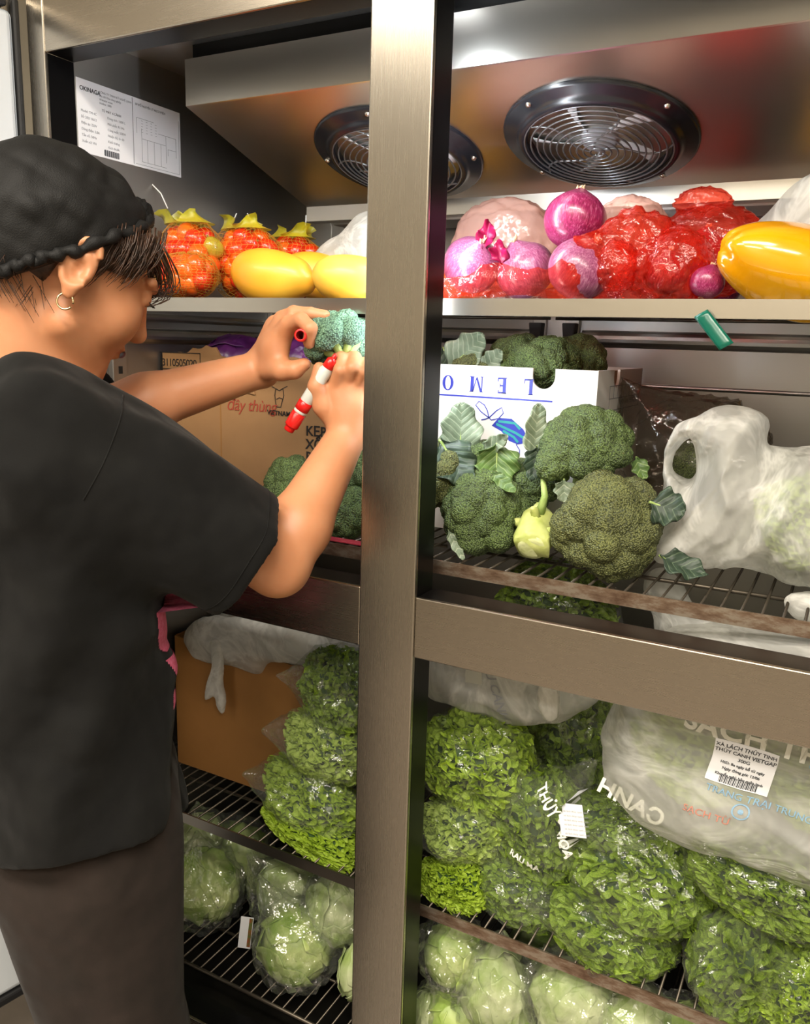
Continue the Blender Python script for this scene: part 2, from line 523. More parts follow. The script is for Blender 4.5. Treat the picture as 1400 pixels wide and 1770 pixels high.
# LED tube behind the mullion
TUBE_M = mat_emit('led_tube', (0.86, 0.93, 1.0, 1), 75.0)
lt = box('lamp_bracket', (0.012, FD, 1.24), (0.068, FD + 0.012, 1.71), LAMP_BODY, fr, 0.002)
tube('lamp_tube', [(0.04, FD + 0.020, 1.25), (0.04, FD + 0.020, 1.70)], 0.0095, TUBE_M, lt, 10)

# evaporator cover under the ceiling
EX0, EX1 = -0.42, 0.52
EY0, EZ0, EY1, EZ1 = 0.155, 1.677, 0.472, 1.578
ev = prism('evaporator_cover', [(EY0, 1.742), (EY0, EZ0), (EY0 + 0.002, EZ0 - 0.001), (EY1, EZ1), (EY1, 1.552), (EY1 + 0.03, 1.552), (EY1 + 0.03, 1.742)], 'x', EX0, EX1, STEEL_EV, fr)
box('gap_shade_filler', (EX0 + 0.005, EY0 + 0.012, 1.742), (EX1, YB - 0.06, 1.765), BLACK_P, fr)  # black filler standing in for the shade in the gap above the cover
box('drip_tray', (EX0 + 0.04, EY1 + 0.03, 1.548), (EX1 - 0.02, YB - 0.04, 1.556), STEEL_IN, fr, 0.001)
slope = math.atan2(EZ1 - EZ0, EY1 - EY0)
GUARD = mat_plain('fan_guard_wire', rgb('8d8f92'), 0.3, 0.7)
BLADE = mat_plain('fan_blade', rgb('f2f4f6'), 0.4)
MOTOR = mat_plain('fan_motor', rgb('c9ccd2'), 0.45)  # lightened to stand in for LED reflections in the well behind the guard
SCREW = mat_plain('screw_head', rgb('d8d4cc'), 0.25, 1.0)

def make_fan():
    """ring, grille, blades; local -z points out of the cover"""
    sh_v, sh_f = lathe_data([(0.096, 0.012), (0.098, -0.012), (0.101, -0.016), (0.108, -0.016), (0.112, -0.012), (0.116, -0.007), (0.131, -0.005), (0.134, -0.002), (0.134, 0.001)], 64)
    fan = mesh_obj('fan', sh_v, sh_f, BLACK_M)
    v, f = lathe_data([(0.0975, 0.0115), (0.0, 0.0115)], 32)
    mesh_obj('fan_well', v, f, MOTOR, fan)
    # concentric guard rings and curved spokes, bulging outwards
    def bulge(r): return -0.015 - 0.006 * (1 - (r / 0.105) ** 2)
    for k in range(11):
        r = 0.010 + k * 0.0092
        pts = [(r * math.cos(a), r * math.sin(a), bulge(r)) for a in np.linspace(0, 2 * math.pi, 49)[:-1]]
        n = 5; V = []; F = []; m = len(pts)
        for i, (x, y, z) in enumerate(pts):
            a = math.atan2(y, x)
            for q in range(n):
                b = 2 * math.pi * q / n; rr = r + 0.0013 * math.cos(b)
                V.append((rr * math.cos(a), rr * math.sin(a), z + 0.0013 * math.sin(b)))
                F.append([i * n + q, ((i + 1) % m) * n + q, ((i + 1) % m) * n + (q + 1) % n, i * n + (q + 1) % n])
        mesh_obj('guard_ring', np.array(V), F, GUARD, fan)
    for s in range(5):
        a0 = 2 * math.pi * s / 5 + 0.35
        pts = []
        for r in np.linspace(0.008, 0.107, 14):
            a = a0 + 1.0 * math.sin(r / 0.107 * 2.4)
            pts.append((r * math.cos(a), r * math.sin(a), bulge(r) + 0.001))
        tube('guard_spoke', pts, 0.0014, GUARD, fan, 5)
    for s in range(5):
        a0 = 2 * math.pi * s / 5; V = []; F = []
        for i, r in enumerate(np.linspace(0.025, 0.092, 8)):
            for j, w in enumerate(np.linspace(-0.42, 0.42, 7)):
                a = a0 + w * (0.75 + 0.25 * i / 7) + 0.25 * i / 7
                V.append((r * math.cos(a), r * math.sin(a), 0.001 - 0.016 * w + 0.004 * math.cos(w * 3)))
        for i in range(7):
            for j in range(6): F.append([i * 7 + j, i * 7 + j + 1, (i + 1) * 7 + j + 1, (i + 1) * 7 + j])
        b = mesh_obj('fan_blade', np.array(V), F, BLADE, fan)
        sm = b.modifiers.new('thickness', 'SOLIDIFY'); sm.thickness = 0.0012
    v, f = lathe_data([(0.0, -0.008), (0.022, -0.008), (0.026, -0.004), (0.026, 0.011)], 24)
    mesh_obj('motor_hub', v, f, MOTOR, fan)
    for s in range(4):
        a = math.pi / 4 + s * math.pi / 2
        v, f = lathe_data([(0.0, -0.0095), (0.003, -0.009), (0.0045, -0.006), (0.0045, -0.002)], 10)
        v[:, 0] += 0.124 * math.cos(a); v[:, 1] += 0.124 * math.sin(a)
        mesh_obj('screw', v, f, SCREW, fan)
    return fan
fan = make_fan()
fan.parent = fr
fan2 = copy_tree(fan, fr)
for o, x, rz in ((fan, 0.172, 0.2), (fan2, -0.146, 0.9)):
    y = 0.331; z = EZ0 + (EZ1 - EZ0) * (y - EY0) / (EY1 - EY0)
    o.matrix_local = Matrix.Translation((x, y, z - 0.001)) @ Matrix.Rotation(slope, 4, 'X') @ Matrix.Rotation(rz, 4, 'Z')

# round emissive disc in a ring on the inner ceiling, in front of the evaporator
v, f = lathe_data([(0.030, 0.0), (0.031, -0.006), (0.036, -0.008), (0.041, -0.006), (0.042, 0.0)], 32)
ringm = mat_plain('disc_ring', rgb('e6e6e2'), 0.2, 0.4)
rl = mesh_obj('round_disc', v, f, ringm, fr); rl.location = (0.012, 0.105, 1.765)
v, f = lathe_data([(0.0, -0.004), (0.02, -0.004), (0.030, -0.001)], 24)
mesh_obj('lens', v, f, mat_emit('round_glow', (0.9, 0.95, 1, 1), 3.0), rl)

# doors swung open to the left
DOOR_LINER = mat_plain('door_liner', rgb('d3d9de'), 0.35)
def door(z0, z1, ang):
    d = box('door', (0.0, -0.05, z0), (0.60, 0.0, z1), STEEL, fr, 0.004)
    bm = bmesh.new(); 
    box_bm(bm, (0.013, 0.0, z0 + 0.032), (0.578, 0.012, z1 - 0.032), 0.008, 3)
    bm_obj('door_liner', bm, DOOR_LINER, d)
    bm = bmesh.new()
    for lo, hi in (((0.000, 0.0, z0 + 0.012), (0.011, 0.010, z1 - 0.012)), ((0.581, 0.0, z0 + 0.012), (0.596, 0.014, z1 - 0.012)),
                   ((0.019, 0.0, z0 + 0.012), (0.581, 0.014, z0 + 0.028)), ((0.019, 0.0, z1 - 0.028), (0.581, 0.014, z1 - 0.012))):
        box_bm(bm, lo, hi, 0.004, 2)
    bm_obj('gasket', bm, RUBBER, d)
    d.location = (XL - 0.046, -0.006, 0); d.rotation_euler = (0, 0, R(-ang))
door(1.0, 1.805, 101); door(0.22, 0.985, 101)

# ------------------------------------------------------------------ wire shelves
def mat_stained(name):
    nt = NT(name); v = nt.coords((1, 1, 3))
    c = nt.ramp(nt.noise(v, 22, 5, 0.7), [(0.42, rgb('a39686')), (0.52, rgb('8a7462')), (0.66, rgb('6b5444'))])
    p = nt.principled(i_Metallic=0.8, i_Roughness=0.4); nt.t.links.new(c, p.inputs['Base Color'])
    return nt.finish(p.outputs[0])
STRIP_RUST = mat_stained('shelf_front_strip')
STRIP_TOP = mat_steel('shelf_front_strip_bright', rgb('c2bdb2'), 0.30, (1, 50, 50))
wire_me = None
def wire_shelf(x0, x1, z, y0, y1, label, strip=True, mat=STRIP_RUST, sh=0.018, pitch=0.0205):
    global wire_me
    t = empty('wire_shelf', ((x0 + x1) / 2, y0, z))
    tag(t, label, 'shelf', 'wire shelves of the refrigerator')
    w = (x1 - x0) / 2; d = y1 - y0
    if strip:
        prism('front_strip', [(0, 0.0), (0.0025, 0.0), (0.0025, -sh + 0.003), (0.012, -sh + 0.003), (0.012, -sh), (0, -sh)], 'x', -w, w, mat, t)
    else:
        tube('front_wire', [(-w, 0.004, -0.004), (w, 0.004, -0.004)], 0.0032, WIRE, t, 8)
    for yy in (0.10, d * 0.5, d - 0.01):
        tube('cross_wire', [(-w, yy, -0.0065), (w, yy, -0.0065)], 0.0028, WIRE, t, 8)
    if wire_me is None:
        a = tube('wire', [(0, 0.003, 0), (0, 0.50, 0)], 0.00175, WIRE, t, 6); wire_me = a
        objs = [a]
    else:
        objs = [copy_obj(wire_me, t)]
    n = int((2 * w - 0.01) / pitch)
    while len(objs) < n: objs.append(copy_obj(wire_me, t))
    for i, o in enumerate(objs):
        o.location = (-w + 0.008 + i * (2 * w - 0.016) / (n - 1), 0, -0.0025)
    return t
ZTOP, ZMID, ZLOW, ZBOT = 1.391, 1.056, 0.540, 0.275
YS = 0.08
wire_shelf(XL + 0.014, 0.036, ZTOP, YS, YS + 0.5, 'wire shelf with smooth steel edge carrying the mangoes and tomato nets', mat=STRIP_TOP, sh=0.02)
wire_shelf(0.046, XR - 0.014, ZTOP, YS, YS + 0.5, 'wire shelf with steel edge carrying the red onions and yellow pepper', mat=STRIP_TOP, sh=0.02)
wire_shelf(XL + 0.014, 0.036, ZMID, YS, YS + 0.5, 'wire shelf under the brown printed carton the woman reaches over')
wire_shelf(0.046, XR - 0.014, ZMID, YS, YS + 0.5, 'wire shelf with stained edge under the broccoli and lemon carton')
wire_shelf(XL + 0.014, 0.036, ZLOW, YS, YS + 0.5, 'wire shelf under the plain brown carton and bagged curly lettuce', mat=STEEL_DK)
wire_shelf(0.046, XR - 0.014, ZLOW, YS, YS + 0.5, 'wire shelf with worn edge under the pile of bagged curly lettuce')
wire_shelf(XL + 0.014, 0.036, ZBOT, YS - 0.025, YS + 0.475, 'bottom wire rack with thin front wire under wrapped lettuces beside the mullion', strip=False)
wire_shelf(0.046, XR - 0.014, ZBOT, YS - 0.025, YS + 0.475, 'bottom wire rack under the wrapped pale lettuces, partly out of the frame', strip=False)

# ------------------------------------------------------------------ produce builders
def mat_leafy(name, dark, light, rough=0.45, scale=60, transl=0.25, bscale=220, bstr=0.5):
    nt = NT(name); v = nt.coords()
    c = nt.ramp(nt.noise(v, scale, 3), [(0.3, dark), (0.7, light)])
    nrm = nt.bump(nt.noise(v, bscale, 3), bstr, 0.0015)
    p = nt.principled(i_Roughness=rough, i_Normal=nrm); nt.t.links.new(c, p.inputs['Base Color'])
    tl = nt.add('ShaderNodeBsdfTranslucent'); nt.t.links.new(c, tl.inputs['Color'])
    m = nt.add('ShaderNodeMixShader', i_Fac=transl, i_1=p.outputs[0], i_2=tl.outputs[0])
    return nt.finish(m.outputs[0])

def mat_broccoli(name, deep, mid, tip):
    nt = NT(name); v = nt.coords()
    vo = nt.add('ShaderNodeTexVoronoi', i_Vector=v, i_Scale=480.0)
    c = nt.ramp(vo.outputs['Distance'], [(0.05, tip), (0.45, mid), (0.8, deep)])
    big = nt.ramp(nt.noise(v, 28, 2), [(0.35, (0.75, 0.75, 0.75, 1)), (0.7, (1.15, 1.15, 1.05, 1))])
    mx = nt.add('ShaderNodeMix', data_type='RGBA', blend_type='MULTIPLY')
    mx.inputs[0].default_value = 1.0
    nt.t.links.new(c, mx.inputs[6]); nt.t.links.new(big, mx.inputs[7])
    inv = nt.add('ShaderNodeMath', operation='SUBTRACT', i_0=1.0, i_1=vo.outputs['Distance'])
    p = nt.principled(i_Roughness=0.6, i_Normal=nt.bump(inv.outputs[0], 0.9, 0.0022))
    nt.t.links.new(mx.outputs[2], p.inputs['Base Color'])
    return nt.finish(p.outputs[0])

def mat_vein(name, dark, light, vein):
    """leaf with a herringbone of pale side veins (x across, y along the leaf)"""
    nt = NT(name); v = nt.coords()
    sp = nt.add('ShaderNodeSeparateXYZ', i_0=v)
    ax = nt.add('ShaderNodeMath', operation='ABSOLUTE', i_0=sp.outputs[0])
    d = nt.add('ShaderNodeMath', operation='MULTIPLY_ADD', i_0=ax.outputs[0], i_1=-0.9, i_2=sp.outputs[1])
    n = nt.noise(v, 40, 2)
    d2 = nt.add('ShaderNodeMath', operation='MULTIPLY_ADD', i_0=n, i_1=0.008, i_2=d.outputs[0])
    s = nt.add('ShaderNodeMath', operation='MULTIPLY', i_0=d2.outputs[0], i_1=95.0)
    fr = nt.add('ShaderNodeMath', operation='PINGPONG', i_0=s.outputs[0], i_1=0.5)
    base = nt.ramp(nt.noise(v, 30, 3), [(0.3, dark), (0.7, light)])
    k = nt.ramp(fr.outputs[0], [(0.02, (0.75, 0.75, 0.75, 1)), (0.10, (0, 0, 0, 1))])
    mx = nt.add('ShaderNodeMix', data_type='RGBA'); nt.t.links.new(k, mx.inputs[0]); nt.t.links.new(base, mx.inputs[6]); mx.inputs[7].default_value = vein
    p = nt.principled(i_Roughness=0.5, i_Normal=nt.bump(fr.outputs[0], 0.5, 0.003)); nt.t.links.new(mx.outputs[2], p.inputs['Base Color'])
    tl = nt.add('ShaderNodeBsdfTranslucent'); nt.t.links.new(mx.outputs[2], tl.inputs['Color'])
    m = nt.add('ShaderNodeMixShader', i_Fac=0.15, i_1=p.outputs[0], i_2=tl.outputs[0])
    return nt.finish(m.outputs[0])

BROC = mat_broccoli('broccoli_crown', rgb('2c3a20'), rgb('566a3a'), rgb('748850'))
BROC_Y = mat_broccoli('broccoli_crown_yellowish', rgb('343b20'), rgb('63693c'), rgb('838754'))
BROC_B = mat_broccoli('broccoli_crown_bluish', rgb('385446'), rgb('6b947c'), rgb('96ba9e'))
STEM = mat_leafy('broccoli_stem', rgb('8aa556'), rgb('b5c97c'), 0.45, 40, 0.1)
STEM_Y = mat_leafy('broccoli_cut_stem', rgb('b3bf62'), rgb('d3d98e'), 0.45, 40, 0.12, 90, 0.6)
CUT = mat_leafy('cut_face', rgb('cdd68c'), rgb('dfe4ae'), 0.5, 60, 0.1)
LEAF_B = mat_vein('broccoli_leaf', rgb('5f7058'), rgb('8a9880'), rgb('b4bda4'))
LEAF_G = mat_vein('broccoli_leaf_green', rgb('415c30'), rgb('63803f'), rgb('95aa6c'))
LEAF_D = mat_vein('broccoli_leaf_dark', rgb('26352a'), rgb('3a4d3c'), rgb('63755c'))

def broccoli_crown(R0, seed, sub=6, nlobe=34, squash=0.85, spread=1.9):
    r = random.Random(seed)
    V, F = ico(sub)
    cen = []
    for i in range(nlobe):                               # lobes over the upper part
        u = (i + 0.5) / nlobe
        th = spread * math.sqrt(u); ph = i * 2.39996 + r.uniform(-0.25, 0.25)
        th += r.uniform(-0.08, 0.08)
        k = 0.66 + r.uniform(-0.06, 0.06)
        cen.append((k * math.sin(th) * math.cos(ph), k * math.sin(th) * math.sin(ph), k * math.cos(th), 0.33 + r.uniform(-0.05, 0.05)))
    rad = np.full(len(V), 0.62) - 0.22 * np.clip(-V[:, 2] - 0.2, 0, 1)
    for x, y, z, p in cen:
        b = V @ np.array([x, y, z]); q = b * b - (x * x + y * y + z * z) + p * p
        ok = q > 0
        t = b + np.sqrt(np.maximum(q, 0))
        rad = np.where(ok & (t > rad), t, rad)
    P = V * rad[:, None]
    n2 = vnoise(P, 17, seed); n3 = vnoise(P, 44, seed + 3)
    P = P * (1 + 0.022 * n2 + 0.022 * np.abs(n3))[:, None]
    P[:, 2] *= squash
    return P * R0, F

def broccoli(label, loc, R0, axis, seed, mat=BROC, sub=6, group='broccoli heads', stem=True, squash=0.85, roll=0.0, stem_len=1.25, stem_r=0.24, cat='broccoli'):
    t = empty('broccoli', loc)
    tag(t, label, cat, group)
    v, f = broccoli_crown(R0, seed, sub, squash=squash)
    mesh_obj('crown', v, f, mat, t)
    if stem:
        sl = R0 * stem_len
        pts = [(0, 0, -0.1 * R0), (0.02 * R0, 0, -0.5 * sl), (0.05 * R0, 0.02 * R0, -sl)]
        parts = [tube_data(pts, [R0 * stem_r * 1.25, R0 * stem_r, R0 * stem_r * 1.05], 14)]
        for k in range(7):
            a = k * 0.897 + seed
            e = np.array((math.cos(a) * 0.55, math.sin(a) * 0.55, -0.12)) * R0
            parts.append(tube_data([(0, 0, -0.62 * R0), e * 0.5 + np.array((0, 0, -0.3 * R0)), e], [R0 * 0.10, R0 * 0.11, R0 * 0.15], 8))
        vv, ff = merge(parts)
        mesh_obj('stalk', vv, ff, STEM, t)
    q = Vector(axis).normalized().to_track_quat('Z', 'Y')
    t.rotation_mode = 'QUATERNION'
    t.rotation_quaternion = q @ Matrix.Rotation(roll, 3, 'Z').to_quaternion()
    return t

def leaf_data(L, W, seed, curl=0.4, wave=0.12, nu=22, nv=13, fold=0.35):
    """leaf from (0,0,0) along +y"""
    r = random.Random(seed); V = []; F = []
    ph = r.uniform(0, 6); ph2 = r.uniform(0, 6)
    for i in range(nu):
        u = i / (nu - 1)
        w = W * 0.5 * (0.10 + (math.sin(math.pi * min(1, u ** 0.8)) ** 0.62) * (0.9 if u < 0.98 else 0.3))
        if u < 0.18: w = W * 0.5 * (0.06 + 0.5 * (u / 0.18) ** 2)
        for j in range(nv):
            s = j / (nv - 1) * 2 - 1
            wob = 1 + 0.12 * math.sin(u * 19 + ph + (1.7 if s > 0 else 0))
            x = s * w * wob; y = L * u
            z = L * curl * (u * u - 0.4 * u) + abs(s) * w * fold + wave * W * (s * s) * math.sin(u * 13 + ph2 + s * 1.5)
            z += 0.012 * L * math.cos(s * 16 * (0.6 + u)) * (0.3 + abs(s))
            V.append((x, y, z))
    for i in range(nu - 1):
        for j in range(nv - 1):
            F.append([i * nv + j, i * nv + j + 1, (i + 1) * nv + j + 1, (i + 1) * nv + j])
    return np.array(V), F

def leaf(name, loc, direction, face, L, W, seed, mat, parent=None, **kw):
    """direction: the way the leaf grows; face: the way its upper side looks"""
    v, f = leaf_data(L, W, seed, **kw)
    o = mesh_obj(name, v, f, mat, parent)
    y = Vector(direction).normalized(); z = Vector(face); z = (z - y * z.dot(y)).normalized(); x = y.cross(z)
    o.matrix_world = Matrix(((x.x, y.x, z.x, loc[0]), (x.y, y.y, z.y, loc[1]), (x.z, y.z, z.z, loc[2]), (0, 0, 0, 1)))
    m = o.modifiers.new('thickness', 'SOLIDIFY'); m.thickness = 0.0011; m.offset = 0
    rv, rf = tube_data([(0, 0, 0.0005)] + [tuple(v[i * 13 + 6] + np.array((0, 0, -0.0008))) for i in range(1, 20, 3)], [W * 0.045] + [W * 0.04 * (1 - i / 8) + 0.0004 for i in range(1, 8)], 6)
    mesh_obj('midrib', rv, rf, STEM, o)
    return o

def frill_data(radii, seed, n=230, plen=0.75, nu=64, nv=5, depth=0.21):
    """ruffled leaf edges winding all over an ellipsoid"""
    r = random.Random(seed); V = []; F = []
    uu = np.linspace(-1, 1, nu); vv = np.linspace(0, 1, nv)
    U, W = np.meshgrid(uu, vv, indexing='ij')
    for i in range(n):
        z = 1 - 2 * (i + 0.5) / n; a = i * 2.39996 + r.uniform(-0.3, 0.3)
        s = math.sqrt(max(0, 1 - z * z)); d = np.array((s * math.cos(a), s * math.sin(a), z))
        h = np.array((r.gauss(0, 1), r.gauss(0, 1), r.gauss(0, 1))); t = h - d * (h @ d); t /= np.linalg.norm(t)
        b = np.cross(d, t)
        L = plen * r.uniform(0.6, 1.2) * 0.5; ph, ph2, ph3 = [r.uniform(0, 6.3) for _ in range(3)]
        k = r.uniform(26, 36); S = k * U * L
        env = 1 - 0.7 * np.abs(U) ** 4
        # meander: the edge swings sideways and doubles back on itself
        lat = W ** 1.1 * (0.085 * np.sin(S + ph) + 0.034 * np.sin(2.4 * S + ph2)) + r.uniform(-0.12, 0.12) * W
        ang = U * L + W ** 1.1 * (0.045 * np.sin(2 * S + 2 * ph) + 0.02 * np.sin(0.7 * S + ph3))
        curl = 0.05 * np.clip(W - 0.6, 0, 1) / 0.4
        rad = 0.82 - r.uniform(0, 0.05) + depth * r.uniform(0.8, 1.25) * W * env + 0.03 * W * np.sin(1.6 * S + ph3) - 0.02 * (W > 0.9)
        dirs = np.cos(ang)[..., None] * d + np.sin(ang)[..., None] * t
        P = dirs * rad[..., None] + b * (lat + curl * np.cos(S + ph))[..., None]
        P = P * np.array(radii); base = len(V) * nu * nv
        V.append(P.reshape(-1, 3))
        I = np.arange(nu * nv).reshape(nu, nv)
        F.append(np.stack([I[:-1, :-1], I[1:, :-1], I[1:, 1:], I[:-1, 1:]], -1).reshape(-1, 4) + base)
    return np.vstack(V), np.vstack(F)

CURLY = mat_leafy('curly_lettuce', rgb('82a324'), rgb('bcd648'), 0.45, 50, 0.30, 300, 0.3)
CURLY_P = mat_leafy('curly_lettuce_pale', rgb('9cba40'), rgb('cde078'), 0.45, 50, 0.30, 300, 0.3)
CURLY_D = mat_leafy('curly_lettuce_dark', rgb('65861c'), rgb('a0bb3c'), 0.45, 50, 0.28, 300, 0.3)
GAP_SHADE_G = mat_leafy('lettuce_gap_shade', rgb('243c0e'), rgb('35551a'), 0.6, 60, 0.0, 120, 0.6)  # inner lump coloured dark to paint the shade in gaps between ruffles
FILM = mat_film('clear_film', haze=0.03, bstr=0.9)
FILM2 = mat_film('clear_film_hazy', haze=0.06, bscale=38, bstr=0.9)
WRAP = mat_film('wrapping_film', haze=0.07, rough=0.10, bscale=50, bstr=1.0, gain=1.6, base=0.05, cap=0.38)
_frill_cache = {}
def lump(V, k):
    """the irregular bulk shared by a lettuce and the film drawn over it"""
    return 1 + 0.20 * vnoise(V, 1.1, 300 + k) + 0.09 * vnoise(V, 2.3, 340 + k)
def film_blob(name, radii, seed, mat, parent, crump=0.06, sub=5, tail=None, freq=3.0, flat=0.0, dvar=None, smooth=True):
    V, F = ico(sub)
    P = V.copy()
    if dvar is not None: P = P * lump(V, dvar)[:, None]
    n = ridged(V, freq, 3, seed) * crump + fbm(V, 1.4, 2, seed + 9) * crump * 0.8 - 0.05 * np.clip(ridged(V, freq * 0.7, 1, seed + 20) - 0.55, 0, 1) * 2
    P = P * (1 + n)[:, None]
    P = P * (1 + 0.5 * crump * vnoise(V, 9, seed + 31) + 0.25 * crump * vnoise(V, 17, seed + 32))[:, None]
    if tail is not None:
        d = np.array(tail, float); ln = np.linalg.norm(d); d = d / ln
        c = V @ d; k = np.clip((c - 0.80) / 0.20, 0, 1) ** 1.6
        perp = P - np.outer(P @ d, d)
        P = P - perp * (0.72 * k)[:, None] + np.outer(k * ln, d)
    if flat:
        P[:, 2] = np.maximum(P[:, 2], -1 + flat)
    return mesh_obj(name, P * np.array(radii), F, mat, parent, smooth)

def on_shelf(loc, rz):
    """lift a thing that would sink into the wires of its shelf"""
    x, y, z = loc
    for s in (ZLOW, ZBOT):
        if s - 0.06 < z < s + rz: z = s + rz
    return (x, y, z)

def curly(label, loc, radii, seed, mat=CURLY, film=FILM, group='curly lettuces', n=110, rot=(0, 0, 0), variant=0, tail=None, tag_it=True, fscale=1.04):
    loc = on_shelf(loc, radii[2] * 0.55)
    t = empty('curly_lettuce', loc); t.rotation_euler = rot
    tag(t, label, 'lettuce', group)
    key = (variant, mat.name)
    if key not in _frill_cache:
        v, f = frill_data((1, 1, 1), 40 + variant)
        nr = np.linalg.norm(v, axis=1)[:, None]; v = v * lump(v / nr, variant)[:, None]
        o = mesh_obj('ruffled_leaves', v, f, mat, t)
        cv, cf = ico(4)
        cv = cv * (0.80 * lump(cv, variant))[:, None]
        c = mesh_obj('heart', cv, cf, GAP_SHADE_G, t)  # filler body whose dark colour shades the gaps
        _frill_cache[key] = (o, c)
    else:
        o, c = [copy_obj(x, t) for x in _frill_cache[key]]
    o['kind'] = 'stuff'
    radii = [x * 1.09 for x in radii]
    o.scale = radii; c.scale = radii
    if film is not None:
        film_blob('plastic_bag', [x * fscale for x in radii], seed, film, t, tail=tail, dvar=variant, crump=0.075, freq=3.6, sub=4, smooth=False)
    return t

ICE = mat_leafy('iceberg_leaf', rgb('8fb53a'), rgb('dbe79c'), 0.4, 20, 0.25, 55, 0.9)
ICE_P = mat_leafy('iceberg_leaf_pale', rgb('a3c156'), rgb('e8efc4'), 0.4, 17, 0.25, 55, 0.9)
ICE_RIB = mat_leafy('iceberg_rib', rgb('dbe6b0'), rgb('eef2d6'), 0.4, 30, 0.2)

def cap_leaf(d, size, rad, seed, nu=18, nv=18, lift=0.10):
    """leaf lying on a unit sphere around direction d, with a wavy lifted rim"""
    r = random.Random(seed)
    d = np.array(d, float); d /= np.linalg.norm(d)
    h = np.array((0.3, 0.2, 1.0)) if abs(d[2]) < 0.9 else np.array((1.0, 0, 0))
    t = h - d * (h @ d); t /= np.linalg.norm(t); b = np.cross(d, t)
    ph = r.uniform(0, 6); V = []; F = []
    for i in range(nu):
        q = (i / (nu - 1))
        for j in range(nv):
            a = 2 * math.pi * j / nv
            rr = size * q * (1 + 0.12 * math.sin(3 * a + ph) + 0.06 * math.sin(7 * a + ph * 2))
            x, y = rr * math.cos(a), rr * math.sin(a) * 1.15
            n = math.hypot(x, y)
            dr = d * math.cos(n) + (t * y + b * x) / max(n, 1e-6) * math.sin(n)
            k = rad + lift * q ** 4 * (0.6 + 0.7 * math.sin(5 * a + ph)) + 0.02 * math.sin(9 * x + ph) * q + 0.012 * math.cos(x * 22) * q
            V.append(dr * k)
    for i in range(nu - 1):
        for j in range(nv):
            F.append([i * nv + j, i * nv + (j + 1) % nv, (i + 1) * nv + (j + 1) % nv, (i + 1) * nv + j])
    return np.array(V), F

def iceberg(label, loc, radii, seed, mat=ICE, film=FILM, group='wrapped lettuces', tail=(0.1, -0.2, 0.7), front=(0.45, -0.85, 0.2), name='lettuce', cat='lettuce', nleaf=7, ribmat=None):
    r = random.Random(seed)
    loc = on_shelf(loc, radii[2] * 0.80)
    t = empty(name, loc); tag(t, label, cat, group)
    V, F = ico(4)
    V = V * (0.93 + 0.03 * vnoise(V, 3, seed) + 0.015 * ridged(V, 6, 2, seed))[:, None]
    mesh_obj('heart', V * np.array(radii), F, mat, t)
    for k in range(nleaf):
        d = np.array(front) * (1.0 if k < 3 else 0.15) + np.array((r.gauss(0, 0.7), r.gauss(0, 0.7), r.gauss(0, 0.7)))
        v, f = cap_leaf(d, r.uniform(0.6, 0.95), 0.95 + 0.012 * k, seed + k, lift=0.09)
        o = mesh_obj('leaf', v * np.array(radii), f, mat, t)
        m = o.modifiers.new('thickness', 'SOLIDIFY'); m.thickness = 0.0008
    if film is not None:
        film_blob('plastic_wrap', [x * 1.15 for x in radii], seed + 5, WRAP, t, crump=0.13, tail=tail, freq=4.5, sub=4, smooth=False)
    return t

def sd_poly(P, poly):
    """signed distance of 2-D points to a closed polygon (negative inside)"""
    poly = np.array(poly, float); d = np.full(len(P), 1e9); ins = np.zeros(len(P), bool)
    n = len(poly)
    for i in range(n):
        a = poly[i]; b = poly[(i + 1) % n]; e = b - a; w = P - a
        t = np.clip((w @ e) / (e @ e + 1e-12), 0, 1)
        d = np.minimum(d, np.linalg.norm(w - t[:, None] * e, axis=1))
        c = ((a[1] > P[:, 1]) != (b[1] > P[:, 1])) & (P[:, 0] < (b[0] - a[0]) * (P[:, 1] - a[1]) / (b[1] - a[1] + 1e-12) + a[0])
        ins ^= c
    return np.where(ins, -d, d)

def spline(poly, n=6):
    """smooth closed polygon"""
    P = np.array(poly, float); m = len(P); out = []
    for i in range(m):
        a, b, c, d = P[i - 1], P[i], P[(i + 1) % m], P[(i + 2) % m]
        for k in range(n):
            t = k / n
            out.append(0.5 * (2 * b + (c - a) * t + (2 * a - 5 * b + 4 * c - d) * t * t + (3 * b - a - 3 * c + d) * t ** 3))
    return np.array(out)

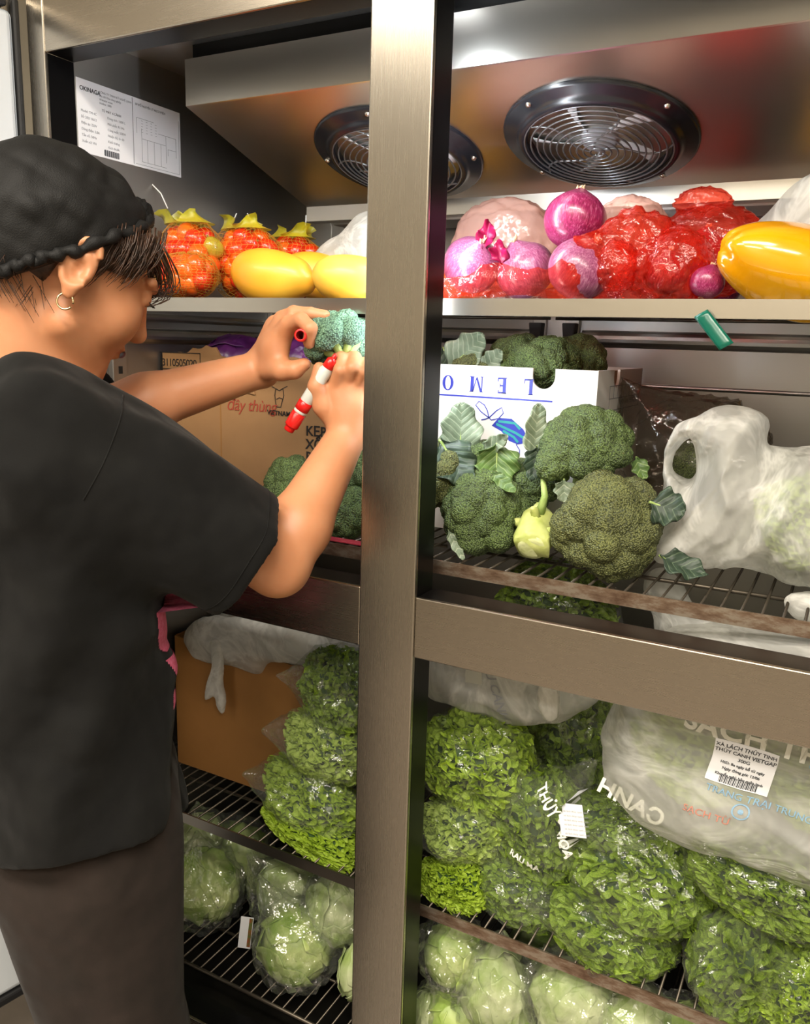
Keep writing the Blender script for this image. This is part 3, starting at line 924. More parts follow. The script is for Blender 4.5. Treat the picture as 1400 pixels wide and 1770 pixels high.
def pillow(name, outline, ymid, thick, mat, parent=None, holes=(), h=0.005, edge=0.05, crease=0.006, seed=0, cdir=None, lean=(0.0, 0.0), freq=16, smooth=5, min_t=0.0):
    """inflated bag: a smooth outline in the x-z plane swelling to +-thick in depth"""
    O = spline([(p[0], p[-1]) for p in outline]); H = [spline([(p[0], p[-1]) for p in q]) for q in holes]
    lo = O.min(0) - 3 * h; hi = O.max(0) + 3 * h
    xs = np.arange(lo[0], hi[0], h); zs = np.arange(lo[1], hi[1], h); T = thick * 1.15 + 3 * h
    ys = np.arange(-T, T + h, h)
    G2 = np.stack(np.meshgrid(xs, zs, indexing='ij'), -1).reshape(-1, 2)
    d = sd_poly(G2, O)
    for q in H: d = np.maximum(d, -sd_poly(G2, q) )
    e = np.clip(-d / edge, -1, 1)
    prof = np.where(e > 0, np.sqrt(np.maximum(0, 1 - (1 - np.clip(e, 0, 1)) ** 2)), e)
    mid = lean[0] * (G2[:, 0] - G2[:, 0].mean()) + lean[1] * (G2[:, 1] - G2[:, 1].mean())
    prof = prof.reshape(len(xs), len(zs)); mid = mid.reshape(len(xs), len(zs))
    Y = np.abs(ys[None, :, None])
    D = (Y - (thick - min_t) * prof[:, None, :] - min_t * np.sign(prof[:, None, :])) / thick * 0.02
    V, F = surface_nets(D.astype(np.float32), (xs[0], ys[0], zs[0]), h)
    V = smooth_verts(V, F, smooth)
    ix = np.clip(((V[:, 0] - xs[0]) / h).astype(int), 0, len(xs) - 1); iz = np.clip(((V[:, 2] - zs[0]) / h).astype(int), 0, len(zs) - 1)
    sgn = np.sign(V[:, 1])
    Q = V.copy()
    if cdir is not None:                                  # long folds along a direction
        c = np.array((cdir[0], cdir[1])); c = c / np.linalg.norm(c); a = V[:, 0] * c[0] + V[:, 2] * c[1]; b = -V[:, 0] * c[1] + V[:, 2] * c[0]
        Q = np.stack([b * 1.0, a * 0.22, V[:, 1] * 0.5], 1)
    dn = ridged(Q, freq, 3, seed) * crease + fbm(V, freq * 0.4, 2, seed + 4) * crease
    V[:, 1] += sgn * dn + mid[ix, iz] + ymid
    V[:, 0] += 0.5 * crease * vnoise(V, 30, seed + 7); V[:, 2] += 0.5 * crease * vnoise(V, 30, seed + 8)
    return mesh_obj(name, V, F, mat, parent)

def text_mesh(name, s, size, mat, parent=None, bold=0.0, spacing=1.0, align='LEFT', shear=0.0):
    cu = bpy.data.curves.new('t', 'FONT'); cu.body = s; cu.size = size; cu.align_x = align
    cu.offset = bold; cu.space_character = spacing; cu.shear = shear; cu.extrude = 0.0001
    cu.resolution_u = 3
    o = bpy.data.objects.new('t', cu); COL.objects.link(o)
    dg = bpy.context.evaluated_depsgraph_get()
    me = bpy.data.meshes.new_from_object(o.evaluated_get(dg))
    bpy.data.objects.remove(o); bpy.data.curves.remove(cu)
    me.name = name; me.materials.clear(); me.materials.append(mat)
    return link(bpy.data.objects.new(name, me), parent)

def place_frame(o, loc, xdir, ydir):
    """put a flat print with its x and y along the given world directions"""
    x = Vector(xdir).normalized(); y = Vector(ydir); y = (y - x * y.dot(x)).normalized(); z = x.cross(y)
    o.matrix_world = Matrix(((x.x, y.x, z.x, loc[0]), (x.y, y.y, z.y, loc[1]), (x.z, y.z, z.z, loc[2]), (0, 0, 0, 1)))
    return o

# ------------------------------------------------------------------ notice on the left wall
PAPER = mat_plain('paper', rgb('eceef2'), 0.5)
INK = mat_plain('ink', rgb('3a3d42'), 0.6)
INK_L = mat_plain('ink_light', rgb('8a8d92'), 0.6)
nx = XL + 0.0012
no = box('notice_sheet', (XL + 0.0002, 0.052, 1.601), (nx, 0.266, 1.704), PAPER)
tag(no, 'white printed specification and wiring diagram sheet stuck on the inner left wall', 'notice')
def on_notice(o, y, z):
    return place_frame(o, (nx + 0.0002, y, z), (0, 1, 0), (0, 0, 1))
on_notice(text_mesh('heading', 'OKINAGA', 0.0085, INK, no, 0.0002), 0.0575, 1.6885)
for k, s in enumerate(['CÔNG TY TNHH KỸ NGHỆ LẠNH', 'Địa chỉ: Khu công nghiệp', 'Website: www.', 'Hotline: 1800']):
    on_notice(text_mesh('printed_line', s, 0.0042, INK_L, no), 0.094, 1.6925 - k * 0.0052)
on_notice(text_mesh('printed_line', 'TỦ MÁT 4 CÁNH', 0.005, INK, no), 0.098, 1.667)
for k, (a, b) in enumerate([('Model: TM-4C', 'Dung tích: 1000 L'), ('Số: 2021 0612', 'Môi chất: R134a'), ('Điện áp: 220V', 'Công suất: 550W'), ('Dòng điện: 2.8A', 'Nhiệt độ: 0~10'), ('Tần số: 50Hz', 'Khối lượng'), ('Xuất xứ: VN', 'Kích thước')]):
    on_notice(text_mesh('printed_line', a, 0.005, INK_L, no), 0.058, 1.6585 - k * 0.0085)
    on_notice(text_mesh('printed_line', b, 0.005, INK_L, no), 0.108, 1.6585 - k * 0.0085)
bm = bmesh.new()
def nline(y0, z0, y1, z1, w=0.0005): box_bm(bm, (nx - 0.0002, min(y0, y1) - w / 2, min(z0, z1) - w / 2), (nx + 0.0003, max(y0, y1) + w / 2, max(z0, z1) + w / 2))
x = 0.100
for k in range(22):
    w = [0.0004, 0.0008, 0.0012][k * 7 % 3]; nline(x, 1.6045, x, 1.6125, w); x += w + 0.0006
nline(0.160, 1.604, 0.160, 1.702, 0.0007)
bm_obj('barcode', bm, INK, no)['kind'] = 'stuff'
bm = bmesh.new()
for (a, b, c, d) in [(0.168, 1.675, 0.205, 1.675), (0.168, 1.652, 0.168, 1.675), (0.178, 1.645, 0.232, 1.645), (0.178, 1.61, 0.178, 1.66), (0.19, 1.61, 0.19, 1.645),
                     (0.205, 1.61, 0.205, 1.645), (0.22, 1.61, 0.22, 1.645), (0.232, 1.618, 0.232, 1.66), (0.178, 1.61, 0.232, 1.61), (0.215, 1.66, 0.255, 1.66),
                     (0.255, 1.63, 0.255, 1.66), (0.236, 1.64, 0.255, 1.64), (0.236, 1.64, 0.236, 1.63), (0.164, 1.605, 0.262, 1.605), (0.262, 1.605, 0.262, 1.69)]:
    nline(a, b, c, d)
for y in (0.178, 0.188, 0.198, 0.208):
    for z in np.linspace(1.655, 1.672, 5): nline(y, z, y + 0.003, z)
bm_obj('wiring_diagram', bm, INK_L, no)['kind'] = 'stuff'
on_notice(text_mesh('printed_line', 'SƠ ĐỒ NGUYÊN LÝ MẠCH ĐIỆN', 0.0045, INK_L, no, 0.0001), 0.166, 1.693)

# ------------------------------------------------------------------ top shelf, left: tomatoes and mangoes
def mat_fruit(name, a, b, rough=0.25, scale=14, coat=0.3):
    nt = NT(name); v = nt.coords()
    oi = nt.add('ShaderNodeObjectInfo')
    vec = nt.add('ShaderNodeVectorMath', operation='ADD', i_0=v, i_1=oi.outputs['Location']).outputs[0]
    n = nt.noise(vec, scale, 2)
    p = nt.principled(i_Roughness=rough)
    p.inputs['Coat Weight'].default_value = coat; p.inputs['Coat Roughness'].default_value = 0.12
    p.inputs['Subsurface Weight'].default_value = 0.12; p.inputs['Subsurface Radius'].default_value = (0.01, 0.005, 0.002)
    nt.t.links.new(nt.ramp(n, [(0.3, a), (0.7, b)]), p.inputs['Base Color'])
    return nt.finish(p.outputs[0])
TOM = [mat_fruit('tomato_red', rgb('c8200c'), rgb('e03c14'), 0.22, 20), mat_fruit('tomato_orange', rgb('dc4a12'), rgb('ef6f1d'), 0.22, 20), mat_fruit('tomato_green', rgb('9a9a2a'), rgb('c8a83a'), 0.22, 20)]
CALYX = mat_plain('tomato_scar', rgb('7a6a2a'), 0.7)
NET = mat_film('yellow_net', tint=(1, 1, 1, 1), haze=0.6, hazecol=rgb('f0b81e'), rough=0.4, bstr=0.1)
NET_S = mat_film('yellow_net_gather', tint=(1.0, 0.95, 0.5, 1), haze=0.62, hazecol=rgb('e9e52c'), rough=0.4, bstr=0.3)
TIE = mat_plain('white_tie', rgb('f2f2f0'), 0.4)
tv, tf = ico(3)
tv = tv * np.array((0.0165, 0.0165, 0.0195)); tv[:, 2] -= 0.0025 * np.exp(-(tv[:, 0] ** 2 + tv[:, 1] ** 2) / 0.00003) * (tv[:, 2] > 0)
tom_me = []
for m in TOM:
    me = bpy.data.meshes.new('tomato'); me.from_pydata(tv.tolist(), [], tf); me.materials.append(m); me.update()
    me.polygons.foreach_set('use_smooth', [True] * len(me.polygons)); tom_me.append(me)
cal_me = bpy.data.meshes.new('stem_scar')
_v, _f = lathe_data([(0, 0.0002), (0.002, 0.0006), (0.003, -0.001)], 8); cal_me.from_pydata(_v.tolist(), [], _f); cal_me.materials.append(CALYX)

def tomato_bag(where, c, rad, n, seed, tuft=True, ties=(), tlabel=''):
    r = random.Random(seed); c = np.array(c); rad = np.array(rad)
    P = []
    inner = rad - 0.017
    for k in range(n * 3):
        if len(P) >= n: break
        P.append(None)
        best = None
        for tr in range(40):
            d = np.array([r.gauss(0, 1) for _ in range(3)]); d /= np.linalg.norm(d); d[1] = -abs(d[1]) * 1.2 if r.random() < 0.75 else d[1]
            q = c + d / max(1, np.linalg.norm(d)) * inner * (r.random() ** 0.25)
            m = min([np.linalg.norm(q - x) for x in P if x is not None] + [9])
            if best is None or m > best[0]: best = (m, q)
        P[-1] = best[1]
    P = np.array(P)
    for it in range(30):                                  # push apart
        for i in range(len(P)):
            dd = P[i] - P; l = np.linalg.norm(dd, axis=1); l[i] = 1
            w = (l < 0.0325); w[i] = False
            if w.any(): P[i] += 0.35 * ((0.0325 - l[w])[:, None] * dd[w] / l[w][:, None]).sum(0)
            e = (P[i] - c) / inner; k = np.linalg.norm(e)
            if k > 1: P[i] = c + e / k * inner
    for i, q in enumerate(P):
        kind = r.choices((0, 1, 2), (0.5, 0.47, 0.03))[0]
        o = link(bpy.data.objects.new('tomato', tom_me[kind]))
        o.location = q; o.rotation_euler = (r.uniform(-1.5, 1.5), r.uniform(-1.5, 1.5), r.uniform(0, 6))
        s = link(bpy.data.objects.new('stem_scar', cal_me), o); s.location = (0, 0, 0.0168)
        tag(o, ['small red tomato', 'small orange tomato', 'small greenish yellow tomato'][kind] + ' in the yellow net bag ' + where, 'tomato', 'tomatoes in the net bag ' + where)
    t = empty('net_bag', (c[0], c[1], c[2] - rad[2]))
    tag(t, 'yellow plastic net bag of tomatoes ' + where, 'net bag', 'yellow tomato net bags')
    V = []; F = []; nu, nv = 40, 26
    off = np.array((0, 0, rad[2]))
    for j in range(nv):
        th = math.pi * (j + 0.5) / nv
        for i in range(nu):
            a = 2 * math.pi * (i + 0.5 * (j % 2)) / nu
            d = np.array((math.sin(th) * math.cos(a), math.sin(th) * math.sin(a), math.cos(th)))
            V.append(d * rad * 1.03 * (1 + 0.07 * math.sin(3 * a + seed) * math.sin(3 * th) + 0.04 * math.sin(5 * a + 2 * seed)) + off)
    for j in range(nv - 1):
        for i in range(nu): F.append([j * nu + i, j * nu + (i + 1) % nu, (j + 1) * nu + (i + 1) % nu, (j + 1) * nu + i])
    o = mesh_obj('net', np.array(V), F, NET, t); w = o.modifiers.new('strands', 'WIREFRAME'); w.thickness = 0.0006; w.use_replace = True
    o['kind'] = 'stuff'
    if tuft:
        V = []; F = []; nu, nv = 26, 7
        for j in range(nv):
            k = j / (nv - 1)
            for i in range(nu):
                a = 2 * math.pi * i / nu
                rr = (0.038 * (1 - k) ** 1.3 + 0.010 + 0.020 * k ** 2) * (1 + 0.35 * k * math.sin(5 * a + seed) + 0.2 * k * math.sin(9 * a))
                V.append((rr * math.cos(a) + (0.02 * math.sin(seed * 2.1)) * k, 0.6 * rr * math.sin(a) - 0.01 * k, 2 * rad[2] - 0.006 + 0.013 * k + 0.010 * k * math.sin(3 * a + seed)))
        for j in range(nv - 1):
            for i in range(nu): F.append([j * nu + i, j * nu + (i + 1) % nu, (j + 1) * nu + (i + 1) % nu, (j + 1) * nu + i])
        mesh_obj('gathered_top', np.array(V), F, NET_S, t)
    for q in ties:
        p = [np.array(x) - np.array((c[0], c[1], c[2] - rad[2])) for x in q]
        tube('twist_tie', p, 0.0011, TIE, t, 5)
    return t
zt = ZTOP + 0.002
tomato_bag('lying in front, beside the woman\'s face', ((-0.399, 0.125, 1.425)[0], 0.125, zt + 0.033), (0.060, 0.038, 0.033), 28, 1, tuft=False)
tomato_bag('standing behind, closest to the printed sheet', ((-0.459, 0.195, 1.475)[0], 0.2, zt + 0.066), (0.066, 0.042, 0.060), 40, 2, ties=[[(-0.506, 0.200, 1.540), (-0.520, 0.200, 1.564), (-0.540, 0.200, 1.580), (-0.558, 0.200, 1.588)]])
tomato_bag('right behind the whole mango', ((-0.388, 0.250, 1.479)[0], 0.255, zt + 0.062), (0.068, 0.045, 0.060), 42, 3, ties=[[(-0.450, 0.290, 1.524), (-0.441, 0.290, 1.534), (-0.436, 0.290, 1.542)], [(-0.393, 0.290, 1.500), (-0.402, 0.290, 1.523), (-0.413, 0.290, 1.541)]])
tomato_bag('low and far back between the mangoes', ((-0.352, 0.330, 1.463)[0], 0.33, zt + 0.060), (0.066, 0.045, 0.056), 36, 4, ties=[[(-0.343, 0.360, 1.494), (-0.343, 0.360, 1.518), (-0.342, 0.360, 1.545)]])
tomato_bag('farthest back, by the translucent bag', ((-0.345, 0.430, 1.477)[0], 0.43, zt + 0.045), (0.045, 0.05, 0.045), 14, 5, ties=[[(-0.383, 0.500, 1.516), (-0.382, 0.500, 1.545), (-0.392, 0.500, 1.566)]])
cd_ = box('paper_card', (-0.03, -0.001, 0.0), (0.03, 0.0, 0.012), PAPER); cd_.location = (-0.601, 0.350, 1.550); cd_.rotation_euler = (0, 0.28, 0)
tag(cd_, 'thin white card tag lying on top of the tomato nets', 'card')

MANGO = mat_fruit('mango_skin', rgb('e59a1c'), rgb('f3bd3f'), 0.38, 9, 0.1)
MANGO_P = mat_fruit('mango_skin_pale', rgb('efb133'), rgb('f6cf62'), 0.38, 9, 0.1)
def mango(label, loc, L, rot, mat, seed):
    V, F = ico(5)
    x = V[:, 0]
    w = 0.58 * (1 - 0.13 * x) ; P = V * np.stack([np.ones_like(x), w * 0.92, w], 1)
    P[:, 2] += 0.07 * (x ** 2) - 0.05 * x + 0.02
    P[:, 2] -= 0.06 * np.exp(-((x - 0.92) / 0.12) ** 2)
    P = P * (1 + 0.012 * vnoise(V, 2.2, seed))[:, None]
    t = mesh_obj('mango', P * L / 2, F, mat)
    sv, sf = tube_data([(L * 0.485, 0, -0.004), (L * 0.50, 0, -0.0035), (L * 0.512, 0, -0.003)], [0.004, 0.0033, 0.003], 8)
    mesh_obj('stalk_end', sv, sf, CALYX, t)
    t.location = loc; t.rotation_euler = rot
    tag(t, label, 'mango', 'yellow mangoes on the top shelf'); return t
mango('whole yellow mango in front of the tomato nets', (-0.240, 0.135, 1.421), 0.137, (0, 0.03, 0.12), MANGO, 1)
mango('yellow mango partly hidden by the steel mullion', (-0.102, 0.135, 1.417), 0.115, (0, -0.05, 0.5), MANGO_P, 2)
mango('mango lying behind, in the gap between the two front mangoes', (-0.238, 0.250, 1.433), 0.12, (0, 0, 0.8), MANGO, 3)

for k, (mx_, my_, rz_) in enumerate([(-0.20, 0.50, 0.3), (-0.09, 0.53, 1.1), (-0.06, 0.40, 0.2), (-0.46, 0.55, 0.4), (-0.33, 0.54, -0.3), (0.10, 0.53, 0.2)]):
    mango(['mango far back on the shelf, nearest the tomato nets', 'mango far back in the corner behind the mullion', 'mango hidden behind the mullion and translucent bag', 'mango in the far left corner behind the tomato nets', 'mango at the back wall behind the low tomato net', 'mango at the back wall behind the pale pink bag'][k], (mx_, my_, zt + 0.036), 0.125, (0, 0, rz_), MANGO, 10 + k)

MILKY = mat_bag('milky_film', 0.44, 0.76, stretch=(1.6, 1.0, 0.8), fold=10)
MILKY_D = mat_bag('milky_film_dense', 0.62, 0.95)
t = empty('plastic_bag', (-0.218, 0.300, 1.444)); tag(t, 'crumpled translucent white plastic bag behind the mullion mango', 'plastic bag', 'white plastic bags')
o = pillow('bag_film', [(-0.289, 0.300, 1.452), (-0.264, 0.300, 1.479), (-0.220, 0.300, 1.507), (-0.177, 0.300, 1.535), (-0.125, 0.300, 1.521), (-0.112, 0.300, 1.443), (-0.174, 0.300, 1.421), (-0.252, 0.300, 1.426)], 0.3, 0.05, MILKY_D, None, seed=3, crease=0.006, cdir=(1, 0.8)); o.parent = t; o.matrix_parent_inverse = Matrix.Translation(t.location).inverted()

# ------------------------------------------------------------------ top shelf, right: onions, pepper, red bags
def mat_onion(name, a, b, c):
    nt = NT(name); tc = nt.add('ShaderNodeTexCoord').outputs['Object']
    nrmv = nt.add('ShaderNodeVectorMath', operation='NORMALIZE', i_0=tc).outputs[0]
    mp = nt.add('ShaderNodeMapping', i_Vector=nrmv); mp.inputs['Scale'].default_value = (9, 9, 1.2)
    n = nt.noise(mp.outputs[0], 2.2, 4, 0.7); n2 = nt.noise(tc, 30, 2)
    mixn = nt.add('ShaderNodeMath', operation='MULTIPLY_ADD', i_0=n2, i_1=0.12, i_2=n)
    col = nt.ramp(mixn.outputs[0], [(0.38, a), (0.60, b), (0.80, c)])
    p = nt.principled(i_Roughness=0.28, i_Normal=nt.bump(n, 0.25, 0.001)); p.inputs['Coat Weight'].default_value = 0.35; p.inputs['Coat Roughness'].default_value = 0.15
    nt.t.links.new(col, p.inputs['Base Color'])
    return nt.finish(p.outputs[0])
ONION = mat_onion('red_onion_skin', rgb('6c0f36'), rgb('98265a'), rgb('c87a9c'))
ONION_D = mat_onion('red_onion_skin_pale', rgb('742a50'), rgb('9c557a'), rgb('c899ab'))
DRY = mat_plain('dry_onion_fibre', rgb('c9a27a'), 0.8, col2=rgb('e5cfae'), vscale=80)
SKIN_F = mat_leafy('loose_onion_skin', rgb('8a0f3e'), rgb('b8205a'), 0.3, 60, 0.35)
def onion(label, loc, r0, axis, seed, mat=ONION, tip=True, group='red onions on the top shelf'):
    prof = []
    for k in range(25):
        t = k / 24; th = -math.pi / 2 + math.pi * t
        rr = math.cos(th) ** 0.92 if k not in (0, 24) else 0.0; z = 0.88 * math.sin(th)
        if t > 0.80: q = (t - 0.80) / 0.20; rr = rr * (1 - 0.25 * q) + 0.10 * q; z += 0.16 * q ** 2
        if t < 0.1: z += 0.05 * (0.1 - t) / 0.1
        prof.append((rr * r0, z * r0))
    v, f = lathe_data(prof, 40)
    nn = v / r0
    v = v * (1 + 0.02 * vnoise(nn, 1.6, seed) + 0.006 * np.sin(np.arctan2(v[:, 1], v[:, 0]) * 11))[:, None]
    o = mesh_obj('red_onion', v, f, mat)
    parts = []; r = random.Random(seed)
    for k in range(10):
        a = r.uniform(0, 6.28); q = r.uniform(0.05, 0.13) * r0
        p0 = np.array((q * math.cos(a), q * math.sin(a), 1.0 * r0)); p1 = p0 + np.array((r.uniform(-0.12, 0.12), r.uniform(-0.12, 0.12), r.uniform(0.10, 0.22))) * r0
        parts.append(tube_data([p0, (p0 + p1) / 2 + np.array((0.01 * r0, 0, 0)), p1], [0.045 * r0, 0.04 * r0, 0.012 * r0], 5))
    vv, ff = merge(parts); mesh_obj('dry_tip', vv, ff, DRY, o)
    parts = []
    for k in range(12):
        a = r.uniform(0, 6.28); q = r.uniform(0.0, 0.12) * r0; p0 = np.array((q * math.cos(a), q * math.sin(a), -0.82 * r0))
        parts.append(tube_data([p0, p0 * np.array((1.3, 1.3, 1.0)) + np.array((0, 0, -0.05 * r0)), p0 * np.array((2.0, 2.0, 1.0)) + np.array((0, 0, -0.09 * r0))], 0.008 * r0, 4))
    vv, ff = merge(parts); mesh_obj('roots', vv, ff, DRY, o)
    o.location = loc
    o.rotation_mode = 'QUATERNION'; o.rotation_quaternion = Vector(axis).normalized().to_track_quat('Z', 'Y')
    tag(o, label, 'onion', group); return o
onion('large glossy red onion on top of the others, tip up', (0.184, 0.210, 1.495), 0.0401, (0.05, 0.25, 1), 1)
onion('red onion in front, half covered by red film', (0.212, 0.155, 1.430), 0.0397, (0.5, -0.35, 0.7), 2, ONION_D)
onion('pale red onion beside the mullion inside the bag mouth', (0.046, 0.200, 1.442), 0.0394, (0.5, -0.5, 0.7), 3, ONION_D)
onion('red onion between the mullion onion and the front onion', (0.112, 0.230, 1.436), 0.0408, (-0.3, -0.3, 0.8), 4, ONION_D)
onion('red onion showing through the knotted red film', (0.311, 0.170, 1.427), 0.0274, (0.2, -0.4, 0.7), 5, ONION)
onion('dark red onion in shade between red bag and yellow pepper', (0.361, 0.160, 1.414), 0.0200, (0.2, 0.1, 1), 6, ONION)
onion('bigger red onion inside the far red bag', (0.335, 0.270, 1.456), 0.0331, (0.1, -0.2, 1), 7, ONION)
onion('smaller red onion inside the far red bag, next to the pepper', (0.364, 0.300, 1.455), 0.0283, (-0.3, -0.2, 1), 8, ONION)
for k, (p, d, L) in enumerate([((0.070, 0.180, 1.459), (-0.05, 0, 1), 0.036), ((0.103, 0.170, 1.438), (0.05, -0.1, 1), 0.03)]):
    v, f = leaf_data(L, 0.024, k + 3, curl=0.3, wave=0.35, fold=0.7)
    o = mesh_obj('onion_skin', v, f, SKIN_F); o.location = p; o.rotation_euler = (1.35, 0.2 - 0.5 * k, 0.3)
    m = o.modifiers.new('thickness', 'SOLIDIFY'); m.thickness = 0.0005
    tag(o, ['upright crimson flake of loose onion skin', 'small crimson flake of onion skin between two onions'][k], 'onion skin', 'loose onion skins')

REDFILM = mat_film('red_film', tint=(1.0, 0.42, 0.34, 1), haze=0.30, hazecol=rgb('ee3a26'), rough=0.12, bscale=60, bstr=1.0)
REDFILM_L = mat_film('red_film_thin', tint=(1.0, 0.78, 0.72, 1), haze=0.45, hazecol=rgb('ffd2c4'), rough=0.15, bscale=30, bstr=0.6)
def red_bag(label, name='red_plastic_bag', loc=(0, 0, 0)):
    t = empty(name, loc); tag(t, label, 'plastic bag', 'red plastic bags'); return t
# open bag: an open-mouthed collar of crumpled film round the loose onions
def open_bag(parent, c, rx, ry, hgt, mat, seed, nu=90, nv=16, collar=0.35):
    V = []; F = []
    for j in range(nv):
        k = j / (nv - 1)
        for i in range(nu):
            a = 2 * math.pi * i / nu
            rr = 0.86 + 0.14 * math.sin(k * math.pi * 0.8) + 0.10 * k * math.sin(6 * a + seed) + 0.05 * k * math.sin(13 * a + 2 * seed)
            if k > 0.7: rr += (k - 0.7) * 0.35 * math.sin(4 * a + 1)
            zz = hgt * (k ** 0.9) * (1 + collar * math.sin(2 * a + seed) * k + 0.2 * k * math.sin(7 * a))
            V.append((c[0] + rx * rr * math.cos(a), c[1] + ry * rr * math.sin(a), c[2] + zz))
    for j in range(nv - 1):
        for i in range(nu): F.append([j * nu + i, j * nu + (i + 1) % nu, (j + 1) * nu + (i + 1) % nu, (j + 1) * nu + i])
    V = np.array(V); V += 0.004 * np.stack([ridged(V, 40, 2, seed), ridged(V, 40, 2, seed + 1), ridged(V, 40, 2, seed + 2)], 1)
    V[:, 2] = np.maximum(V[:, 2], zt)
    return mesh_obj('bag_film', V, F, mat, parent)
t = red_bag('open crumpled red plastic bag holding the loose onions')
open_bag(t, ((0.119, 0.200, 1.399)[0], 0.185, zt), 0.145, 0.10, 0.044, REDFILM, 2.0)
t = red_bag('knotted red plastic bag between onions and pepper', loc=(0.271, 0.190, 1.443))
film_blob('bag_film', (0.052, 0.05, 0.058), 11, REDFILM, t, 0.09, 5, tail=(-0.5, -0.6, 0.15), freq=3.0)
o = film_blob('knot', (0.026, 0.02, 0.028), 12, REDFILM, t, 0.14, 4, freq=4); o.location = (-0.012, -0.045, -0.012)
o = film_blob('bag_film_side', (0.045, 0.042, 0.048), 21, REDFILM, t, 0.05, 5, freq=3); o.location = (0.048, -0.01, -0.012)
t = red_bag('glossy dark red plastic bag at the back by the pepper', loc=(0.340, 0.280, 1.461))
film_blob('bag_film', (0.072, 0.055, 0.056), 13, REDFILM, t, 0.07, 5, freq=3.0)
o = film_blob('knot', (0.034, 0.02, 0.018), 14, REDFILM, t, 0.14, 4, freq=4); o.location = (-0.014, 0.0, 0.060)
t = red_bag('thin pale pink plastic bag bulging behind the top onion', loc=(0.038, 0.330, 1.481))
film_blob('bag_film', (0.085, 0.05, 0.066), 15, REDFILM_L, t, 0.045, 5, freq=2.5)
t = red_bag('red plastic bag rising behind the top onion, by the knot', loc=(0.230, 0.300, 1.484))
film_blob('bag_film', (0.055, 0.04, 0.052), 17, REDFILM_L, t, 0.07, 5, freq=3.0)

PEPPER = mat_fruit('yellow_pepper_skin', rgb('e39a08'), rgb('f2b418'), 0.16, 8, 0.6)
def pepper(label, loc, L, W, rot):
    V = []; F = []; nu, nv = 64, 40
    for j in range(nv):
        t = j / (nv - 1)
        rr = math.sin(math.pi * (0.002 + 0.996 * t)) ** 0.32 * (1.0 - 0.36 * t)
        for i in range(nu):
            a = 2 * math.pi * i / nu
            lob = 1 - 0.12 * (0.5 + 0.5 * math.cos(3 * a + 0.9)) ** 2 * (0.55 + 0.45 * t)
            z = L * (t - 0.5) - 0.03 * W * (0.5 + 0.5 * math.cos(3 * a + 0.9)) * max(0, (t - 0.8) / 0.2) + 0.10 * W * math.exp(-(t / 0.05) ** 2)
            V.append((W / 2 * rr * lob * math.cos(a), W / 2 * rr * lob * math.sin(a), z))
    for j in range(nv - 1):
        for i in range(nu): F.append([j * nu + i, j * nu + (i + 1) % nu, (j + 1) * nu + (i + 1) % nu, (j + 1) * nu + i])
    F.append([i for i in range(nu)][::-1]); F.append([(nv - 1) * nu + i for i in range(nu)])
    o = mesh_obj('bell_pepper', np.array(V), F, PEPPER)
    v, f = tube_data([(0, 0, -L * 0.47), (0, 0.002, -L * 0.53), (0.004, 0.004, -L * 0.6)], [0.013, 0.007, 0.008], 10)
    mesh_obj('stalk', v, f, LEAF_G, o)
    o.location = loc; o.rotation_euler = rot
    tag(o, label, 'bell pepper', 'yellow bell peppers'); return o
pepper('big shiny yellow bell pepper at the right end of the shelf', (0.444, 0.165, 1.430), 0.16, 0.125, (0.3, -1.30, 0.25))
t = empty('plastic_bag', (0.444, 0.270, 1.468)); tag(t, 'clear whitish plastic bag standing behind the yellow pepper', 'plastic bag', 'white plastic bags')
o = pillow('bag_film', [(0.377, 0.270, 1.449), (0.390, 0.270, 1.483), (0.413, 0.270, 1.512), (0.447, 0.270, 1.546), (0.489, 0.270, 1.550), (0.511, 0.270, 1.427), (0.451, 0.270, 1.407), (0.390, 0.270, 1.421)], 0.27, 0.045, MILKY, None, seed=9, crease=0.005, cdir=(1, 1.2)); o.parent = t; o.matrix_parent_inverse = Matrix.Translation(t.location).inverted()

pepper('yellow bell pepper at the back wall behind the clear whitish bag', (0.47, 0.50, zt + 0.055), 0.14, 0.11, (0.2, 1.35, 0.6))
t = red_bag('red plastic bag at the back wall behind the far onions', loc=(0.27, 0.52, zt + 0.058))
film_blob('bag_film', (0.085, 0.06, 0.055), 45, REDFILM, t, 0.08, 4, freq=3.5)
onion('red onion in the bag at the back wall, nearer the mullion', (0.235, 0.52, zt + 0.045), 0.042, (0.2, 0.1, 1), 46, ONION)
onion('red onion in the bag at the back wall, nearer the pepper', (0.315, 0.52, zt + 0.045), 0.042, (-0.2, 0.1, 1), 47, ONION)

# ------------------------------------------------------------------ middle shelf, right
BLUE = mat_plain('blue_print', rgb('23309c'), 0.5)
CYAN = mat_plain('green_print', rgb('1f8f8a'), 0.5)
WHITE_C = mat_plain('white_carton', rgb('e9e8e4'), 0.55, col2=rgb('dedcd6'), vscale=5)
KRAFT_IN = mat_plain('carton_inside', rgb('8a6440'), 0.8)
GREY_P = mat_plain('grey_print', rgb('77767a'), 0.6)
zm = ZMID + 0.002
def panel(name, outline, axis, a, b, mat, parent):
    return prism(name, outline, axis, a, b, mat, parent)
BX0, BX1, BY0, BY1, BZ1 = -0.075, 0.218, 0.25, 0.505, 1.306
lc = empty('lemon_carton', ((BX0 + BX1) / 2, BY0, zm))
tag(lc, 'white lemon carton standing upside down, blue lettering, broccoli inside', 'carton')
def rel(o, parent):
    o.parent = parent; o.matrix_parent_inverse = parent.matrix_basis.inverted(); return o
